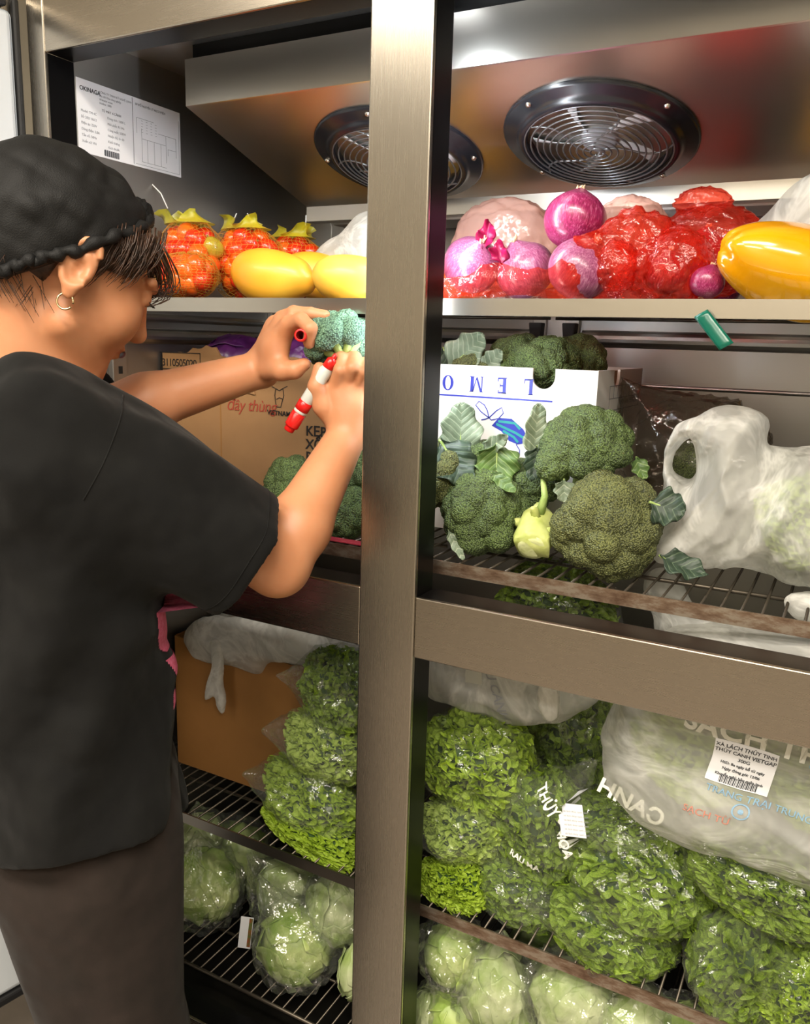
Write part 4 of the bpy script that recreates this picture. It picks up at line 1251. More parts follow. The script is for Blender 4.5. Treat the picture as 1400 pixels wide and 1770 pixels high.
# front panel with a half-round hand hole at the top edge
nc = (0.141, 0.250, 1.304)[0]
arc = [(nc + 0.0165 * math.cos(a), BZ1 - 0.012 + 0.0165 * math.sin(a)) for a in np.linspace(0, -math.pi, 12)]
front = [(BX0, zm), (BX1, zm), (BX1, BZ1), (nc + 0.0165, BZ1)] + arc + [(nc - 0.0165, BZ1), (BX0, BZ1)]
rel(prism('front_panel', front, 'y', BY0, BY0 + 0.004, WHITE_C, None), lc)
ny = BY0 + 0.10
arc = [(ny - 0.016 * math.cos(a) , BZ1 - 0.010 + 0.016 * math.sin(a)) for a in np.linspace(math.pi, 2 * math.pi, 12)]
side = [(BY0 + 0.004, zm), (BY1, zm), (BY1, BZ1), (ny + 0.016, BZ1)] + arc + [(ny - 0.016, BZ1), (BY0 + 0.004, BZ1)]
rel(prism('side_panel', side, 'x', BX1 - 0.004, BX1, WHITE_C, None), lc)
rel(box('side_panel', (BX0, BY0 + 0.004, zm), (BX0 + 0.004, BY1, BZ1), WHITE_C), lc)
rel(box('back_panel', (BX0, BY1, zm), (BX1, BY1 + 0.004, BZ1), WHITE_C), lc)
rel(box('bottom_panel', (BX0 + 0.004, BY0 + 0.004, zm), (BX1 - 0.004, BY1, zm + 0.004), KRAFT_IN), lc)
rel(box('flap', (BX1 - 0.012, BY0 + 0.02, BZ1 - 0.06), (BX1 - 0.0045, BY1 - 0.02, BZ1 - 0.002), KRAFT_IN), lc)
yp = BY0 - 0.0006
# serif capitals drawn upside down (as on the turned carton)
def glyph(strokes, x, z, s, name='printed_letter'):
    """strokes in letter units (x right, y up); drawn rotated by 180 degrees at (x, z)"""
    bm = bmesh.new()
    for poly in strokes:
        vs = [bm.verts.new((x - p[0] * s, yp, z - p[1] * s)) for p in poly]
        bm.faces.new(vs)
    bmesh.ops.recalc_face_normals(bm, faces=bm.faces)
    g = bmesh.ops.extrude_face_region(bm, geom=list(bm.faces))
    for v in g['geom']:
        if isinstance(v, bmesh.types.BMVert): v.co.y += 0.0005
    return rel(bm_obj(name, bm, BLUE), lc)
def q4(x0, y0, x1, y1): return [(x0, y0), (x1, y0), (x1, y1), (x0, y1)]
L_ = [q4(0.06, 0, 0.28, 1), q4(0, 0, 0.36, 0.05), q4(0, 0.95, 0.34, 1), q4(0.24, 0, 0.62, 0.10), [(0.56, 0.06), (0.62, 0.10), (0.64, 0.3), (0.60, 0.3)]]
E_ = [q4(0.06, 0, 0.28, 1), q4(0, 0, 0.3, 0.05), q4(0, 0.95, 0.3, 1), q4(0.24, 0, 0.62, 0.10), q4(0.24, 0.90, 0.6, 1), q4(0.24, 0.46, 0.48, 0.55), q4(0.58, 0.06, 0.64, 0.26), q4(0.55, 0.78, 0.6, 0.94), q4(0.45, 0.38, 0.49, 0.64)]
M_ = [q4(0.05, 0, 0.12, 1), q4(0, 0, 0.2, 0.05), q4(0.66, 0, 0.88, 1), q4(0.62, 0, 0.94, 0.05), [(0.05, 1), (0.2, 1), (0.5, 0.12), (0.42, 0.02)], [(0.42, 0.02), (0.5, 0.12), (0.74, 1), (0.68, 1)], q4(0, 0.95, 0.1, 1), q4(0.74, 0.95, 0.94, 1)]
O_ = []
for k in range(24):
    a0, a1 = 2 * math.pi * k / 24, 2 * math.pi * (k + 1) / 24
    O_.append([(0.42 + 0.40 * math.cos(a0), 0.5 + 0.5 * math.sin(a0)), (0.42 + 0.40 * math.cos(a1), 0.5 + 0.5 * math.sin(a1)), (0.42 + 0.20 * math.cos(a1), 0.5 + 0.44 * math.sin(a1)), (0.42 + 0.20 * math.cos(a0), 0.5 + 0.44 * math.sin(a0))])
gs = 0.0225
for st, px in ((L_, (0.127, 0.250, 1.285)), (E_, (0.087, 0.250, 1.283)), (M_, (0.050, 0.250, 1.282)), (O_, (0.003, 0.250, 1.279)), (M_[:4] + [[(0.12, 1), (0.28, 1), (0.86, 0), (0.7, 0)]], (-0.040, 0.250, 1.277))):
    glyph(st, px[0], 1.2905, gs)
l0 = (0.156, 0.250, 1.261)
rel(box('printed_rule', (BX0 + 0.02, yp, l0[2] - 0.0012), (l0[0], yp + 0.0005, l0[2] + 0.0012), BLUE), lc)
# the lemon drawing: blue leaf with green rays and two outlined petals
def ribbon(name, pts, w, mat):
    v, f = [], []
    P = np.array([(p[0], p[2]) for p in pts]); T = np.gradient(P, axis=0); T /= np.linalg.norm(T, axis=1)[:, None] + 1e-9; N = np.stack([-T[:, 1], T[:, 0]], 1)
    for i in range(len(P)):
        for s in (-1, 1):
            q = P[i] + s * w / 2 * N[i]; v.append((q[0], yp - 0.0003, q[1]))
    for i in range(len(P) - 1): f.append([2 * i, 2 * i + 1, 2 * i + 3, 2 * i + 2])
    return rel(mesh_obj(name, np.array(v), f, mat, None, False), lc)
def flat(name, pts, mat, dy=0.0):
    v = [(p[0], yp - 0.0001 - dy, p[2]) for p in pts]
    return rel(mesh_obj(name, np.array(v), [list(range(len(v)))], mat, None, False), lc)
flat('printed_leaf', [(0.067, 0.250, 1.221), (0.077, 0.250, 1.233), (0.097, 0.250, 1.233), (0.116, 0.250, 1.219), (0.127, 0.250, 1.201), (0.108, 0.250, 1.197), (0.095, 0.250, 1.201), (0.082, 0.250, 1.214)], BLUE)
for a, b, c in [((0.077, 0.250, 1.228), (0.102, 0.250, 1.227), (0.111, 0.250, 1.219)), ((0.074, 0.250, 1.224), (0.105, 0.250, 1.213), (0.119, 0.250, 1.206)), ((0.085, 0.250, 1.215), (0.102, 0.250, 1.207), (0.109, 0.250, 1.200))]:
    ribbon('printed_ray', [a, b, c], 0.0035, CYAN).location.y -= 0.0003
for loop in ([(0.062, 0.250, 1.232), (0.049, 0.250, 1.240), (0.040, 0.250, 1.249), (0.045, 0.250, 1.255), (0.054, 0.250, 1.250), (0.059, 0.250, 1.242), (0.062, 0.250, 1.232)],
             [(0.062, 0.250, 1.232), (0.073, 0.250, 1.243), (0.081, 0.250, 1.248), (0.084, 0.250, 1.240), (0.077, 0.250, 1.232), (0.066, 0.250, 1.229), (0.062, 0.250, 1.232)],
             [(0.062, 0.250, 1.232), (0.057, 0.250, 1.230), (0.050, 0.250, 1.228)], [(0.106, 0.250, 1.197), (0.112, 0.250, 1.189), (0.112, 0.250, 1.181)]):
    ribbon('printed_outline', loop, 0.0015, BLUE)
# table printed on the side panel
def side_line(y0, z0, y1, z1): 
    w = 0.0009
    return rel(box('printed_rule', (BX1, min(y0, y1) - w / 2, min(z0, z1) - w / 2), (BX1 + 0.0005, max(y0, y1) + w / 2, max(z0, z1) + w / 2), GREY_P), lc)
for z in (1.283, 1.265, 1.248): side_line(0.315, z, 0.495, z)
for y in np.linspace(0.315, 0.495, 9): side_line(y, 1.283, y, 1.265)
for y in (0.315, 0.495): side_line(y, 1.265, y, 1.248)
o = text_mesh('printed_text', 'ORIGIN EG ARAP ALEX', 0.011, GREY_P); place_frame(o, (BX1 + 0.0004, 0.49, 1.262), (0, -1, 0), (0, 0, -1)); rel(o, lc)

ax_cam = (0.45, -0.85, 0.25)
# heads of broccoli in the carton
broccoli('broccoli crown filling the hand hole of the lemon carton', (0.124, 0.310, 1.312), 0.048, (0.2, -0.5, 0.85), 11, BROC, 6, 'broccoli inside the lemon carton')
broccoli('dark broccoli at the far corner inside the lemon carton', (0.155, 0.370, 1.318), 0.045, (0.4, -0.3, 0.85), 12, BROC, 5, 'broccoli inside the lemon carton')
broccoli('bluish broccoli in the middle of the lemon carton', (0.061, 0.350, 1.312), 0.05, (-0.1, -0.4, 0.9), 13, BROC, 5, 'broccoli inside the lemon carton')
broccoli('pale lit broccoli in the lemon carton by the mullion', (0.005, 0.320, 1.290), 0.045, (0.0, -0.5, 0.9), 14, BROC_Y, 5, 'broccoli inside the lemon carton')
def bleaf(label, loc, d, face, L, W, seed, mat, **kw):
    o = leaf('broccoli_leaf', loc, d, face, L, W, seed, mat, **kw)
    tag(o, label, 'leaf', 'loose broccoli leaves'); return o
bleaf('pale blue-green leaf sticking out of the lemon carton beside the mullion', (-0.036, 0.300, 1.295), (0.75, 0.1, 0.65), ax_cam, 0.085, 0.055, 1, LEAF_B)
bleaf('dark leaf drooping in the lemon carton next to the mullion', (-0.057, 0.330, 1.330), (0.5, 0.0, -0.8), ax_cam, 0.05, 0.04, 2, LEAF_D)
bleaf('blue-grey leaf tip between broccoli in the lemon carton', (0.027, 0.300, 1.298), (0.7, 0.0, 0.7), ax_cam, 0.045, 0.03, 9, LEAF_B)

# loose heads on the wire shelf
broccoli('round broccoli nearest the mullion on the wire shelf', (0.110, 0.135, 1.115), 0.058, (0.35, -0.85, 0.30), 21, BROC)
broccoli('biggest olive broccoli in front of the lemon carton', (0.278, 0.135, 1.120), 0.069, (0.50, -0.80, 0.25), 22, BROC_Y, roll=0.6)
broccoli('broccoli propped up high against the lemon carton corner', (0.228, 0.185, 1.213), 0.060, (0.15, -0.45, 0.85), 23, BROC, roll=1.0, squash=0.8, stem_len=1.35)
broccoli('small broccoli floret under the propped-up head', (0.199, 0.145, 1.189), 0.026, (-0.2, -0.7, 0.6), 24, BROC, 5)
broccoli('broccoli half hidden behind the mullion on the wire shelf', (0.032, 0.150, 1.156), 0.050, (0.3, -0.75, 0.4), 25, BROC_Y, 5)
broccoli('small shaded broccoli between the two big heads', (0.153, 0.200, 1.150), 0.040, (0.3, -0.6, 0.6), 26, BROC, 5)
broccoli('shaded broccoli behind the round head', (0.081, 0.200, 1.173), 0.036, (0.2, -0.6, 0.7), 27, BROC, 5)
# upside-down head with its cut stalk towards us
t = empty('broccoli', (0.192, 0.100, 1.086)); tag(t, 'yellow-green broccoli stalk lying with its cut end forward', 'broccoli', 'broccoli heads')
c0 = np.array((0.191, 0.100, 1.084)); c1 = np.array((0.180, 0.150, 1.115))
dv = c1 - c0
pts = [c0 + dv * k for k in np.linspace(0, 1, 7)]
v, f = tube_data([p - c0 for p in pts], [0.021, 0.0225, 0.024, 0.023, 0.022, 0.024, 0.020], 26)
v = v + 0.006 * np.stack([vnoise(v, 70, 1), vnoise(v, 70, 2), vnoise(v, 70, 3)], 1)
mesh_obj('stalk', v, f, STEM_Y, t)
v, f = lathe_data([(0.0, 0.0012), (0.012, 0.001), (0.0175, 0.0), (0.019, -0.003)], 24)
o = mesh_obj('cut_face', v, f, CUT, t); o.rotation_mode = 'QUATERNION'; o.rotation_quaternion = Vector(-dv).to_track_quat('Z', 'Y'); o.location = Vector(-dv).normalized() * 0.001
pp = [np.array((0.188, 0.130, 1.124)), np.array((0.193, 0.130, 1.147)), np.array((0.185, 0.140, 1.171))]
v, f = tube_data([p - c0 for p in pp], [0.0065, 0.0045, 0.003], 10); mesh_obj('branch', v, f, STEM, t)
for k in range(5):
    a = k * 1.25 + 0.4
    p0 = dv * (0.35 + 0.12 * k) + 0.021 * np.array((math.cos(a), 0.0, math.sin(a)))
    v, f = tube_data([p0, p0 + 0.010 * np.array((math.cos(a), -0.2, math.sin(a))), p0 + 0.013 * np.array((math.cos(a), -0.8, math.sin(a)))], [0.008, 0.005, 0.003], 9)
    mesh_obj('leaf_stub', v, f, STEM_Y, t)

bleaf('large dark leaf by the mullion above the round broccoli', (0.037, 0.140, 1.208), (0.45, 0.0, -0.6), ax_cam, 0.075, 0.06, 3, LEAF_D)
bleaf('large blue-grey leaf leaning on the lemon carton', (0.046, 0.190, 1.171), (-0.05, 0.05, 1.0), ax_cam, 0.085, 0.06, 4, LEAF_B, curl=0.2)
bleaf('green leaf with small florets below the lemon drawing', (0.109, 0.170, 1.207), (0.05, -0.1, -0.9), ax_cam, 0.062, 0.06, 5, LEAF_G)
bleaf('folded pale leaf pointing up at the lemon drawing', (0.086, 0.170, 1.192), (0.85, 0.0, 0.55), ax_cam, 0.05, 0.022, 6, LEAF_B)
bleaf('upright pale leaf standing in front of the lemon carton', (0.162, 0.170, 1.188), (0.0, 0.05, 1.0), ax_cam, 0.075, 0.032, 7, LEAF_B, curl=0.1)
bleaf('small dark leaf hanging beneath the upright pale leaf', (0.167, 0.165, 1.208), (-0.1, -0.05, -1.0), ax_cam, 0.045, 0.028, 8, LEAF_D)
bleaf('narrow leaf lying over the round broccoli', (0.119, 0.130, 1.173), (0.8, -0.2, -0.5), ax_cam, 0.05, 0.018, 10, LEAF_G)
bleaf('curled whitish leaf between the big olive head and the stalk', (0.216, 0.135, 1.173), (0.1, -0.1, -1.0), ax_cam, 0.03, 0.026, 12, LEAF_B)
bleaf('thin leaf stuck under the round broccoli', (0.076, 0.095, 1.096), (0.5, 0.0, -0.8), ax_cam, 0.045, 0.014, 13, LEAF_B)
bleaf('dark curled leaf between the big olive head and the carrier bag', (0.327, 0.120, 1.159), (1.0, 0.1, -0.25), ax_cam, 0.042, 0.045, 14, LEAF_D, fold=0.1)
bleaf('small leaf with a pale stalk lying at the shelf edge', (0.348, 0.100, 1.101), (0.85, 0.2, -0.45), (0.2, -0.6, 0.8), 0.055, 0.035, 15, LEAF_D)
bleaf('tiny leaf beside the carton corner', (0.289, 0.200, 1.201), (0.3, 0.0, -0.8), ax_cam, 0.03, 0.022, 16, LEAF_G)

# white carrier bag with a handle loop
t = empty('carrier_bag', (0.415, 0.200, 1.071)); tag(t, 'translucent white carrier bag with a handle loop beside the broccoli', 'plastic bag', 'white plastic bags')
o = pillow('bag_film', [(0.328, 0.200, 1.084), (0.327, 0.200, 1.122), (0.329, 0.200, 1.160), (0.327, 0.200, 1.197), (0.328, 0.200, 1.223), (0.342, 0.200, 1.247), (0.365, 0.200, 1.263), (0.396, 0.200, 1.271), (0.425, 0.200, 1.267), (0.435, 0.200, 1.252), (0.439, 0.200, 1.225), (0.467, 0.200, 1.221), (0.512, 0.200, 1.228), (0.562, 0.200, 1.199), (0.579, 0.200, 1.114), (0.537, 0.200, 1.069), (0.487, 0.200, 1.071), (0.435, 0.200, 1.074), (0.374, 0.200, 1.068), (0.338, 0.200, 1.070)],
           0.2, 0.075, MILKY, None, holes=[[(0.335, 0.200, 1.200), (0.342, 0.200, 1.222), (0.356, 0.200, 1.231), (0.367, 0.200, 1.213), (0.366, 0.200, 1.192), (0.359, 0.200, 1.178), (0.342, 0.200, 1.187)]], h=0.0035, edge=0.075, crease=0.013, seed=5, cdir=(0.6, 1.0), freq=26, smooth=3)
rel(o, t)
curly('pale lettuce showing through the white carrier bag', (0.498, 0.200, 1.144), (0.055, 0.045, 0.05), 31, CURLY_P, None, variant=1, group='lettuces in the carrier bags')
# dark clear bag with broccoli behind the carrier bag
t = empty('plastic_bag', (0.320, 0.400, 1.182)); tag(t, 'crinkled clear plastic bag with dark broccoli behind the carrier bag', 'plastic bag', 'clear plastic bags')
FILM_D = mat_film('clear_film_dark', tint=(0.75, 0.72, 0.66, 1), haze=0.10, hazecol=rgb('8a7c6c'), bscale=30, bstr=0.8)
film_blob('bag_film', (0.115, 0.08, 0.088), 33, FILM_D, t, 0.10, 5, tail=(-0.3, -0.2, 0.45))
broccoli('dark broccoli inside the clear bag behind the carrier bag', (0.335, 0.400, 1.164), 0.05, (0.1, -0.7, 0.5), 34, BROC, 5, 'broccoli in the clear bag')
# green tape
GREEN_T = mat_film('green_tape', tint=(0.2, 0.75, 0.6, 1), haze=0.75, hazecol=rgb('12806a'), rough=0.25, bscale=20, bstr=0.2)
V = []; F = []
g0 = np.array((0.372, 0.076, 1.376)); g1 = np.array((0.402, 0.070, 1.342)); n = 10
for i in range(n):
    k = i / (n - 1); c = g0 + (g1 - g0) * k
    for j in range(6):
        a = math.pi * (0.15 + 0.7 * j / 5)
        rr = 0.0075
        V.append(c + np.array((rr * math.cos(a) * 1.0, -rr * 0.6 * math.sin(a) - 0.001, rr * math.cos(a) * 0.62)))
for i in range(n - 1):
    for j in range(5): F.append([i * 6 + j, i * 6 + j + 1, (i + 1) * 6 + j + 1, (i + 1) * 6 + j])
o = mesh_obj('green_tape_strip', np.array(V), F, GREEN_T); m = o.modifiers.new('thickness', 'SOLIDIFY'); m.thickness = 0.0006
tag(o, 'short strip of green tape hanging from the top shelf edge', 'tape')

# ------------------------------------------------------------------ middle shelf, left: printed brown carton
def mat_kraft(name, a, b, st=0.25):
    nt = NT(name); v = nt.coords((1, 1, 1)); w = nt.coords((160, 160, 6))
    n = nt.noise(v, 9, 4); g = nt.noise(w, 1.0, 2)
    c = nt.ramp(n, [(0.3, a), (0.7, b)])
    p = nt.principled(i_Roughness=0.75, i_Normal=nt.bump(g, st, 0.0006)); nt.t.links.new(c, p.inputs['Base Color'])
    return nt.finish(p.outputs[0])
KRAFT = mat_kraft('kraft_board', rgb('98714a'), rgb('a57d52'))
KRAFT2 = mat_kraft('kraft_board_plain', rgb('94662f'), rgb('a06f38'))
BLACK_I = mat_plain('black_print', rgb('231c17'), 0.7)
RED_I = mat_plain('red_marker_ink', rgb('a5432f'), 0.6)
KX0, KX1, KY0, KY1, KZ1 = -0.532, -0.088, 0.205, 0.50, 1.302
kc = empty('brown_carton', ((KX0 + KX1) / 2, KY0, zm)); tag(kc, 'brown printed carton with torn top edge, handwriting and purple cabbage inside', 'carton')
xs_ = np.linspace(KX0, KX1, 46); rt_ = random.Random(3)
top = [(x, KZ1 + 0.010 * (x < -0.41) + rt_.uniform(-0.003, 0.003) + 0.006 * math.sin(x * 40)) for x in xs_]
rel(prism('front_panel', [(KX0, zm), (KX1, zm)] + top[::-1], 'y', KY0, KY0 + 0.004, KRAFT, None), kc)
rel(box('side_panel', (KX0, KY0 + 0.004, zm), (KX0 + 0.004, KY1, KZ1), KRAFT), kc)
rel(box('side_panel', (KX1 - 0.004, KY0 + 0.004, zm), (KX1, KY1, KZ1), KRAFT), kc)
rel(box('back_panel', (KX0, KY1, zm), (KX1, KY1 + 0.004, KZ1 - 0.01), KRAFT), kc)
rel(box('bottom_panel', (KX0 + 0.004, KY0 + 0.004, zm), (KX1 - 0.004, KY1, zm + 0.004), KRAFT), kc)
rel(prism('flap', [(-0.415, 1.304), (-0.335, 1.300), (-0.33, 1.245), (-0.37, 1.252), (-0.41, 1.24)], 'y', KY0 - 0.003, KY0 - 0.0002, KRAFT, None), kc)
ykp = KY0 - 0.0005
def kprint(s, px, size, mat, bold=0.0, shear=0.0, tilt=0.0, spacing=1.0, name='printed_text', align='LEFT'):
    o = text_mesh(name, s, size, mat, None, bold, spacing, align, shear)
    place_frame(o, (px[0], ykp - 0.0004, px[2]), (math.cos(tilt), 0, math.sin(tilt)), (-math.sin(tilt), 0, math.cos(tilt))); return rel(o, kc)
p0 = (-0.541, 0.205, 1.281); p1 = (-0.472, 0.205, 1.303)
o = kprint('3110505020', (p0[0] + 0.008, 0, p0[2] + 0.003), 0.0178, BLACK_I, 0.0001, spacing=0.88)
for lo, hi in (((p0[0] - 0.003, p0[2] - 0.003), (p1[0] + 0.026, p0[2] - 0.0015)), ((p0[0] - 0.003, p1[2] + 0.003), (p1[0] + 0.026, p1[2] + 0.0045)), ((p0[0] - 0.003, p0[2] - 0.003), (p0[0] - 0.0015, p1[2] + 0.0045)), ((p1[0] + 0.0245, p0[2] - 0.003), (p1[0] + 0.026, p1[2] + 0.0045))):
    rel(box('printed_rule', (lo[0], ykp, lo[1]), (hi[0], ykp + 0.0004, hi[1]), BLACK_I), kc)
kprint('đây thùng', (-0.391, 0.205, 1.217), 0.027, RED_I, 0.0, 0.25, 0.02, 0.95, 'handwriting')
kprint('VIETNAM', (-0.306, 0.205, 1.215), 0.0105, BLACK_I, 0.0003, 0, -0.01, 1.05)
for k, s in enumerate(['KẸP', 'XỐT', 'BÁN']):
    pp = [(-0.230, 0.205, 1.187), (-0.230, 0.205, 1.166), (-0.230, 0.205, 1.146)][k]
    kprint(s, pp, 0.022, BLACK_I, 0.0005)
kprint('15 BÁNH', (-0.338, 0.205, 1.078), 0.016, BLACK_I, 0.0003, 0, 0.03)
def kribbon(pts, w):
    P = np.array([(p[0], p[2]) for p in pts]); T = np.gradient(P, axis=0); T /= np.linalg.norm(T, axis=1)[:, None] + 1e-9; N = np.stack([-T[:, 1], T[:, 0]], 1)
    v = []; f = []
    for i in range(len(P)):
        for s in (-1, 1): q = P[i] + s * w / 2 * N[i]; v.append((q[0], ykp - 0.0002, q[1]))
    for i in range(len(P) - 1): f.append([2 * i, 2 * i + 1, 2 * i + 3, 2 * i + 2])
    rel(mesh_obj('printed_emblem', np.array(v), f, BLACK_I, None, False), kc)
kribbon([(-0.297, 0.205, 1.260), (-0.289, 0.205, 1.257), (-0.291, 0.205, 1.246), (-0.289, 0.205, 1.233), (-0.287, 0.205, 1.228), (-0.279, 0.205, 1.228), (-0.277, 0.205, 1.235), (-0.273, 0.205, 1.247), (-0.275, 0.205, 1.258), (-0.266, 0.205, 1.262)], 0.0016)
kribbon([(-0.289, 0.205, 1.257), (-0.282, 0.205, 1.254), (-0.275, 0.205, 1.258)], 0.0016); kribbon([(-0.288, 0.205, 1.240), (-0.282, 0.205, 1.243), (-0.275, 0.205, 1.241)], 0.0014)
rel(box('crease', (-0.405, KY0 - 0.0004, zm), (-0.403, KY0, 1.29), KRAFT2), kc)

CAB = mat_leafy('purple_cabbage_leaf', rgb('3a1346'), rgb('6a2b72'), 0.3, 30, 0.1, 50, 0.4)
CABW = mat_leafy('cabbage_cut', rgb('c9b6c9'), rgb('e6dde0'), 0.5, 60, 0.1)
def cabbage(label, loc, r, seed, cut=None):
    t = iceberg(label, loc, (r, r, r * 0.9), seed, CAB, None, 'purple cabbages in the brown carton', name='purple_cabbage', cat='cabbage', nleaf=5)
    return t
c1_ = cabbage('purple cabbage in the brown carton, left of the gripping hand', (-0.436, 0.290, 1.287), 0.060, 5)
cabbage('purple cabbage in the brown carton, showing between fingers and broccoli', (-0.287, 0.270, 1.293), 0.060, 6)
cabbage('purple cabbage peeking out at the back of the brown carton', (-0.437, 0.370, 1.293), 0.055, 7)
broccoli('green broccoli lying in front of the brown carton', (-0.219, 0.145, 1.117), 0.046, (-0.75, -0.55, 0.25), 41, BROC, 6, 'broccoli on the left middle shelf', stem_len=1.5)
bleaf('thin curled leaf on the broccoli by the brown carton', (-0.237, 0.140, 1.150), (0.8, 0.0, -0.5), ax_cam, 0.035, 0.012, 17, LEAF_D)
bleaf('pale leaf of the broccoli behind the forearm', (-0.174, 0.150, 1.110), (0.7, 0.1, 0.5), ax_cam, 0.045, 0.03, 18, LEAF_B)
broccoli('dark broccoli behind the bent elbow, by the mullion', (-0.116, 0.150, 1.091), 0.048, (0.2, -0.7, 0.5), 42, BROC, 5, 'broccoli on the left middle shelf')
broccoli('dark broccoli squeezed between carton and mullion', (-0.102, 0.190, 1.139), 0.048, (0.2, -0.7, 0.5), 43, BROC, 5, 'broccoli on the left middle shelf')
RED_REFLECT = mat_plain('red_reflection', rgb('9c2f3f'), 0.35)
o = box('red_reflection_strip', (-0.16, 0.082, 1.0575), (-0.005, 0.10, 1.0595), RED_REFLECT, None, 0.0006)  # added strip; its red paints the pinkish reflection on the shelf edge
tag(o, 'flat dark red strip painting a reflection on the shelf below the elbow', 'strip')

# ------------------------------------------------------------------ lower right: bagged curly lettuce
from mathutils.bvhtree import BVHTree
def project_print(o, target, direction=(0.35, 0.94, 0.0), lift=0.0012):
    """lay a flat print on the surface of a bag"""
    bpy.context.view_layer.update()
    me = target.data; mw = target.matrix_world
    bvh = BVHTree.FromPolygons([mw @ v.co for v in me.vertices], [p.vertices[:] for p in me.polygons])
    d = Vector(direction).normalized(); om = o.matrix_world; oi = om.inverted()
    for v in o.data.vertices:
        w = om @ v.co
        h = bvh.ray_cast(w - d * 0.25, d)
        if h[0] is not None: v.co = oi @ (h[0] - d * lift)
    return o
WPRINT = mat_plain('white_bag_print', rgb('eef0e6'), 0.5)
BPRINT = mat_plain('blue_bag_print', rgb('86a9c4'), 0.5)
RPRINT = mat_plain('red_bag_print', rgb('c98a7a'), 0.5)
zl = ZLOW
MILKY_S = mat_bag('milky_film_soft', 0.40, 0.66, stretch=(0.7, 1, 1.5), fold=9)
curly('bright green curly lettuce just under the white bag by the mullion', (0.104, 0.170, 0.734), (0.074, 0.062, 0.070), 51, CURLY, FILM, variant=0, n=150, rot=(0.2, 0.3, 0.1))
curly('pale yellow-green bagged lettuce, middle of the stack by the mullion', (0.096, 0.160, 0.629), (0.062, 0.055, 0.046), 52, CURLY_P, FILM2, variant=1, n=150, tail=(-0.6, -0.3, -0.1))
curly('fresh curly lettuce at the bottom of the stack by the mullion', (0.098, 0.130, 0.557), (0.050, 0.042, 0.036), 53, CURLY, None, variant=0)
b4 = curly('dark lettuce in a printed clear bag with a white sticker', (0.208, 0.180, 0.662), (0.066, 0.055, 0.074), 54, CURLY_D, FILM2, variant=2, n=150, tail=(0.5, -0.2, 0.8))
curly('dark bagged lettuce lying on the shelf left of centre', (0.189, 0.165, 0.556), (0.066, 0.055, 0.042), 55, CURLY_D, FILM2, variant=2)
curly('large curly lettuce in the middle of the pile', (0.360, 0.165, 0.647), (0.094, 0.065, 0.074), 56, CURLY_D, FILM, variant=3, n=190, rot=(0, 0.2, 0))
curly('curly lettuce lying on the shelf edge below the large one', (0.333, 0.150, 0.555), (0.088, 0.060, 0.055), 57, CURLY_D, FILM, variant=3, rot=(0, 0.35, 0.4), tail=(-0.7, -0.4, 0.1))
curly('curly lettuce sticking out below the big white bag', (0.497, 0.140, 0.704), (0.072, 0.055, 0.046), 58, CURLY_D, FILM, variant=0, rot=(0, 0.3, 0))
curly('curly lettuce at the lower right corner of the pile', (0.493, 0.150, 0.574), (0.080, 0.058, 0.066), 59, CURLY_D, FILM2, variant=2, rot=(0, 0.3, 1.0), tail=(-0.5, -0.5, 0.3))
curly('curly lettuce cut off by the picture edge, low in the pile', (0.564, 0.120, 0.585), (0.050, 0.045, 0.050), 60, CURLY, FILM, variant=0)
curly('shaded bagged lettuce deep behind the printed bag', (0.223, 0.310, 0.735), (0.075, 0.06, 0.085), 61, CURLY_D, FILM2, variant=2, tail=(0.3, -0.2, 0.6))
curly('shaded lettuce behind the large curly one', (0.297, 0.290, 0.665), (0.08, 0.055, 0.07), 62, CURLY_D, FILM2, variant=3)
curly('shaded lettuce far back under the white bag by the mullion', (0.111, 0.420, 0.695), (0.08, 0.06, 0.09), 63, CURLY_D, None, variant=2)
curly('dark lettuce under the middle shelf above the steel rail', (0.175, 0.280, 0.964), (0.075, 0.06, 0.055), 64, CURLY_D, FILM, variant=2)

# white bags
wb = empty('carrier_bag', (0.444, 0.120, 0.689)); tag(wb, 'big white plastic bag with printed label below the steel rail', 'plastic bag', 'white plastic bags')
wo = pillow('bag_film', [(0.291, 0.120, 0.809), (0.293, 0.120, 0.858), (0.314, 0.120, 0.919), (0.347, 0.120, 0.987), (0.412, 0.120, 1.018), (0.491, 0.120, 1.030), (0.560, 0.120, 1.037), (0.598, 0.120, 0.952), (0.619, 0.120, 0.790), (0.599, 0.120, 0.724), (0.544, 0.120, 0.727), (0.486, 0.120, 0.737), (0.413, 0.120, 0.732), (0.347, 0.120, 0.748), (0.306, 0.120, 0.772)],
            0.135, 0.06, MILKY_S, None, h=0.0045, edge=0.06, crease=0.011, seed=8, cdir=(1, -0.45), freq=16)
rel(wo, wb)
curly('pale green lettuce showing through the big white bag', (0.415, 0.140, 0.847), (0.078, 0.035, 0.058), 65, CURLY_P, None, variant=1, group='lettuces in the carrier bags')
curly('pale green lettuce at the far side inside the big white bag', (0.546, 0.140, 0.858), (0.065, 0.035, 0.06), 66, CURLY_P, None, variant=1, group='lettuces in the carrier bags')
st = box('sticker', (-0.036, -0.0004, -0.031), (0.036, 0.0, 0.031), PAPER, None)
def wprint(o, px, tilt, par):
    place_frame(o, (px[0], px[1], px[2]), (math.cos(tilt), 0, math.sin(tilt)), (-math.sin(tilt), 0, math.cos(tilt)))
    return o
tl = -0.13
fr_o = wprint(text_mesh('printed_text', 'SÁCH THỦ', 0.033, WPRINT, None, 0.0010, 1.05), (0.392, 0.050, 0.912), tl, wo); rel(project_print(fr_o, wo), wb)
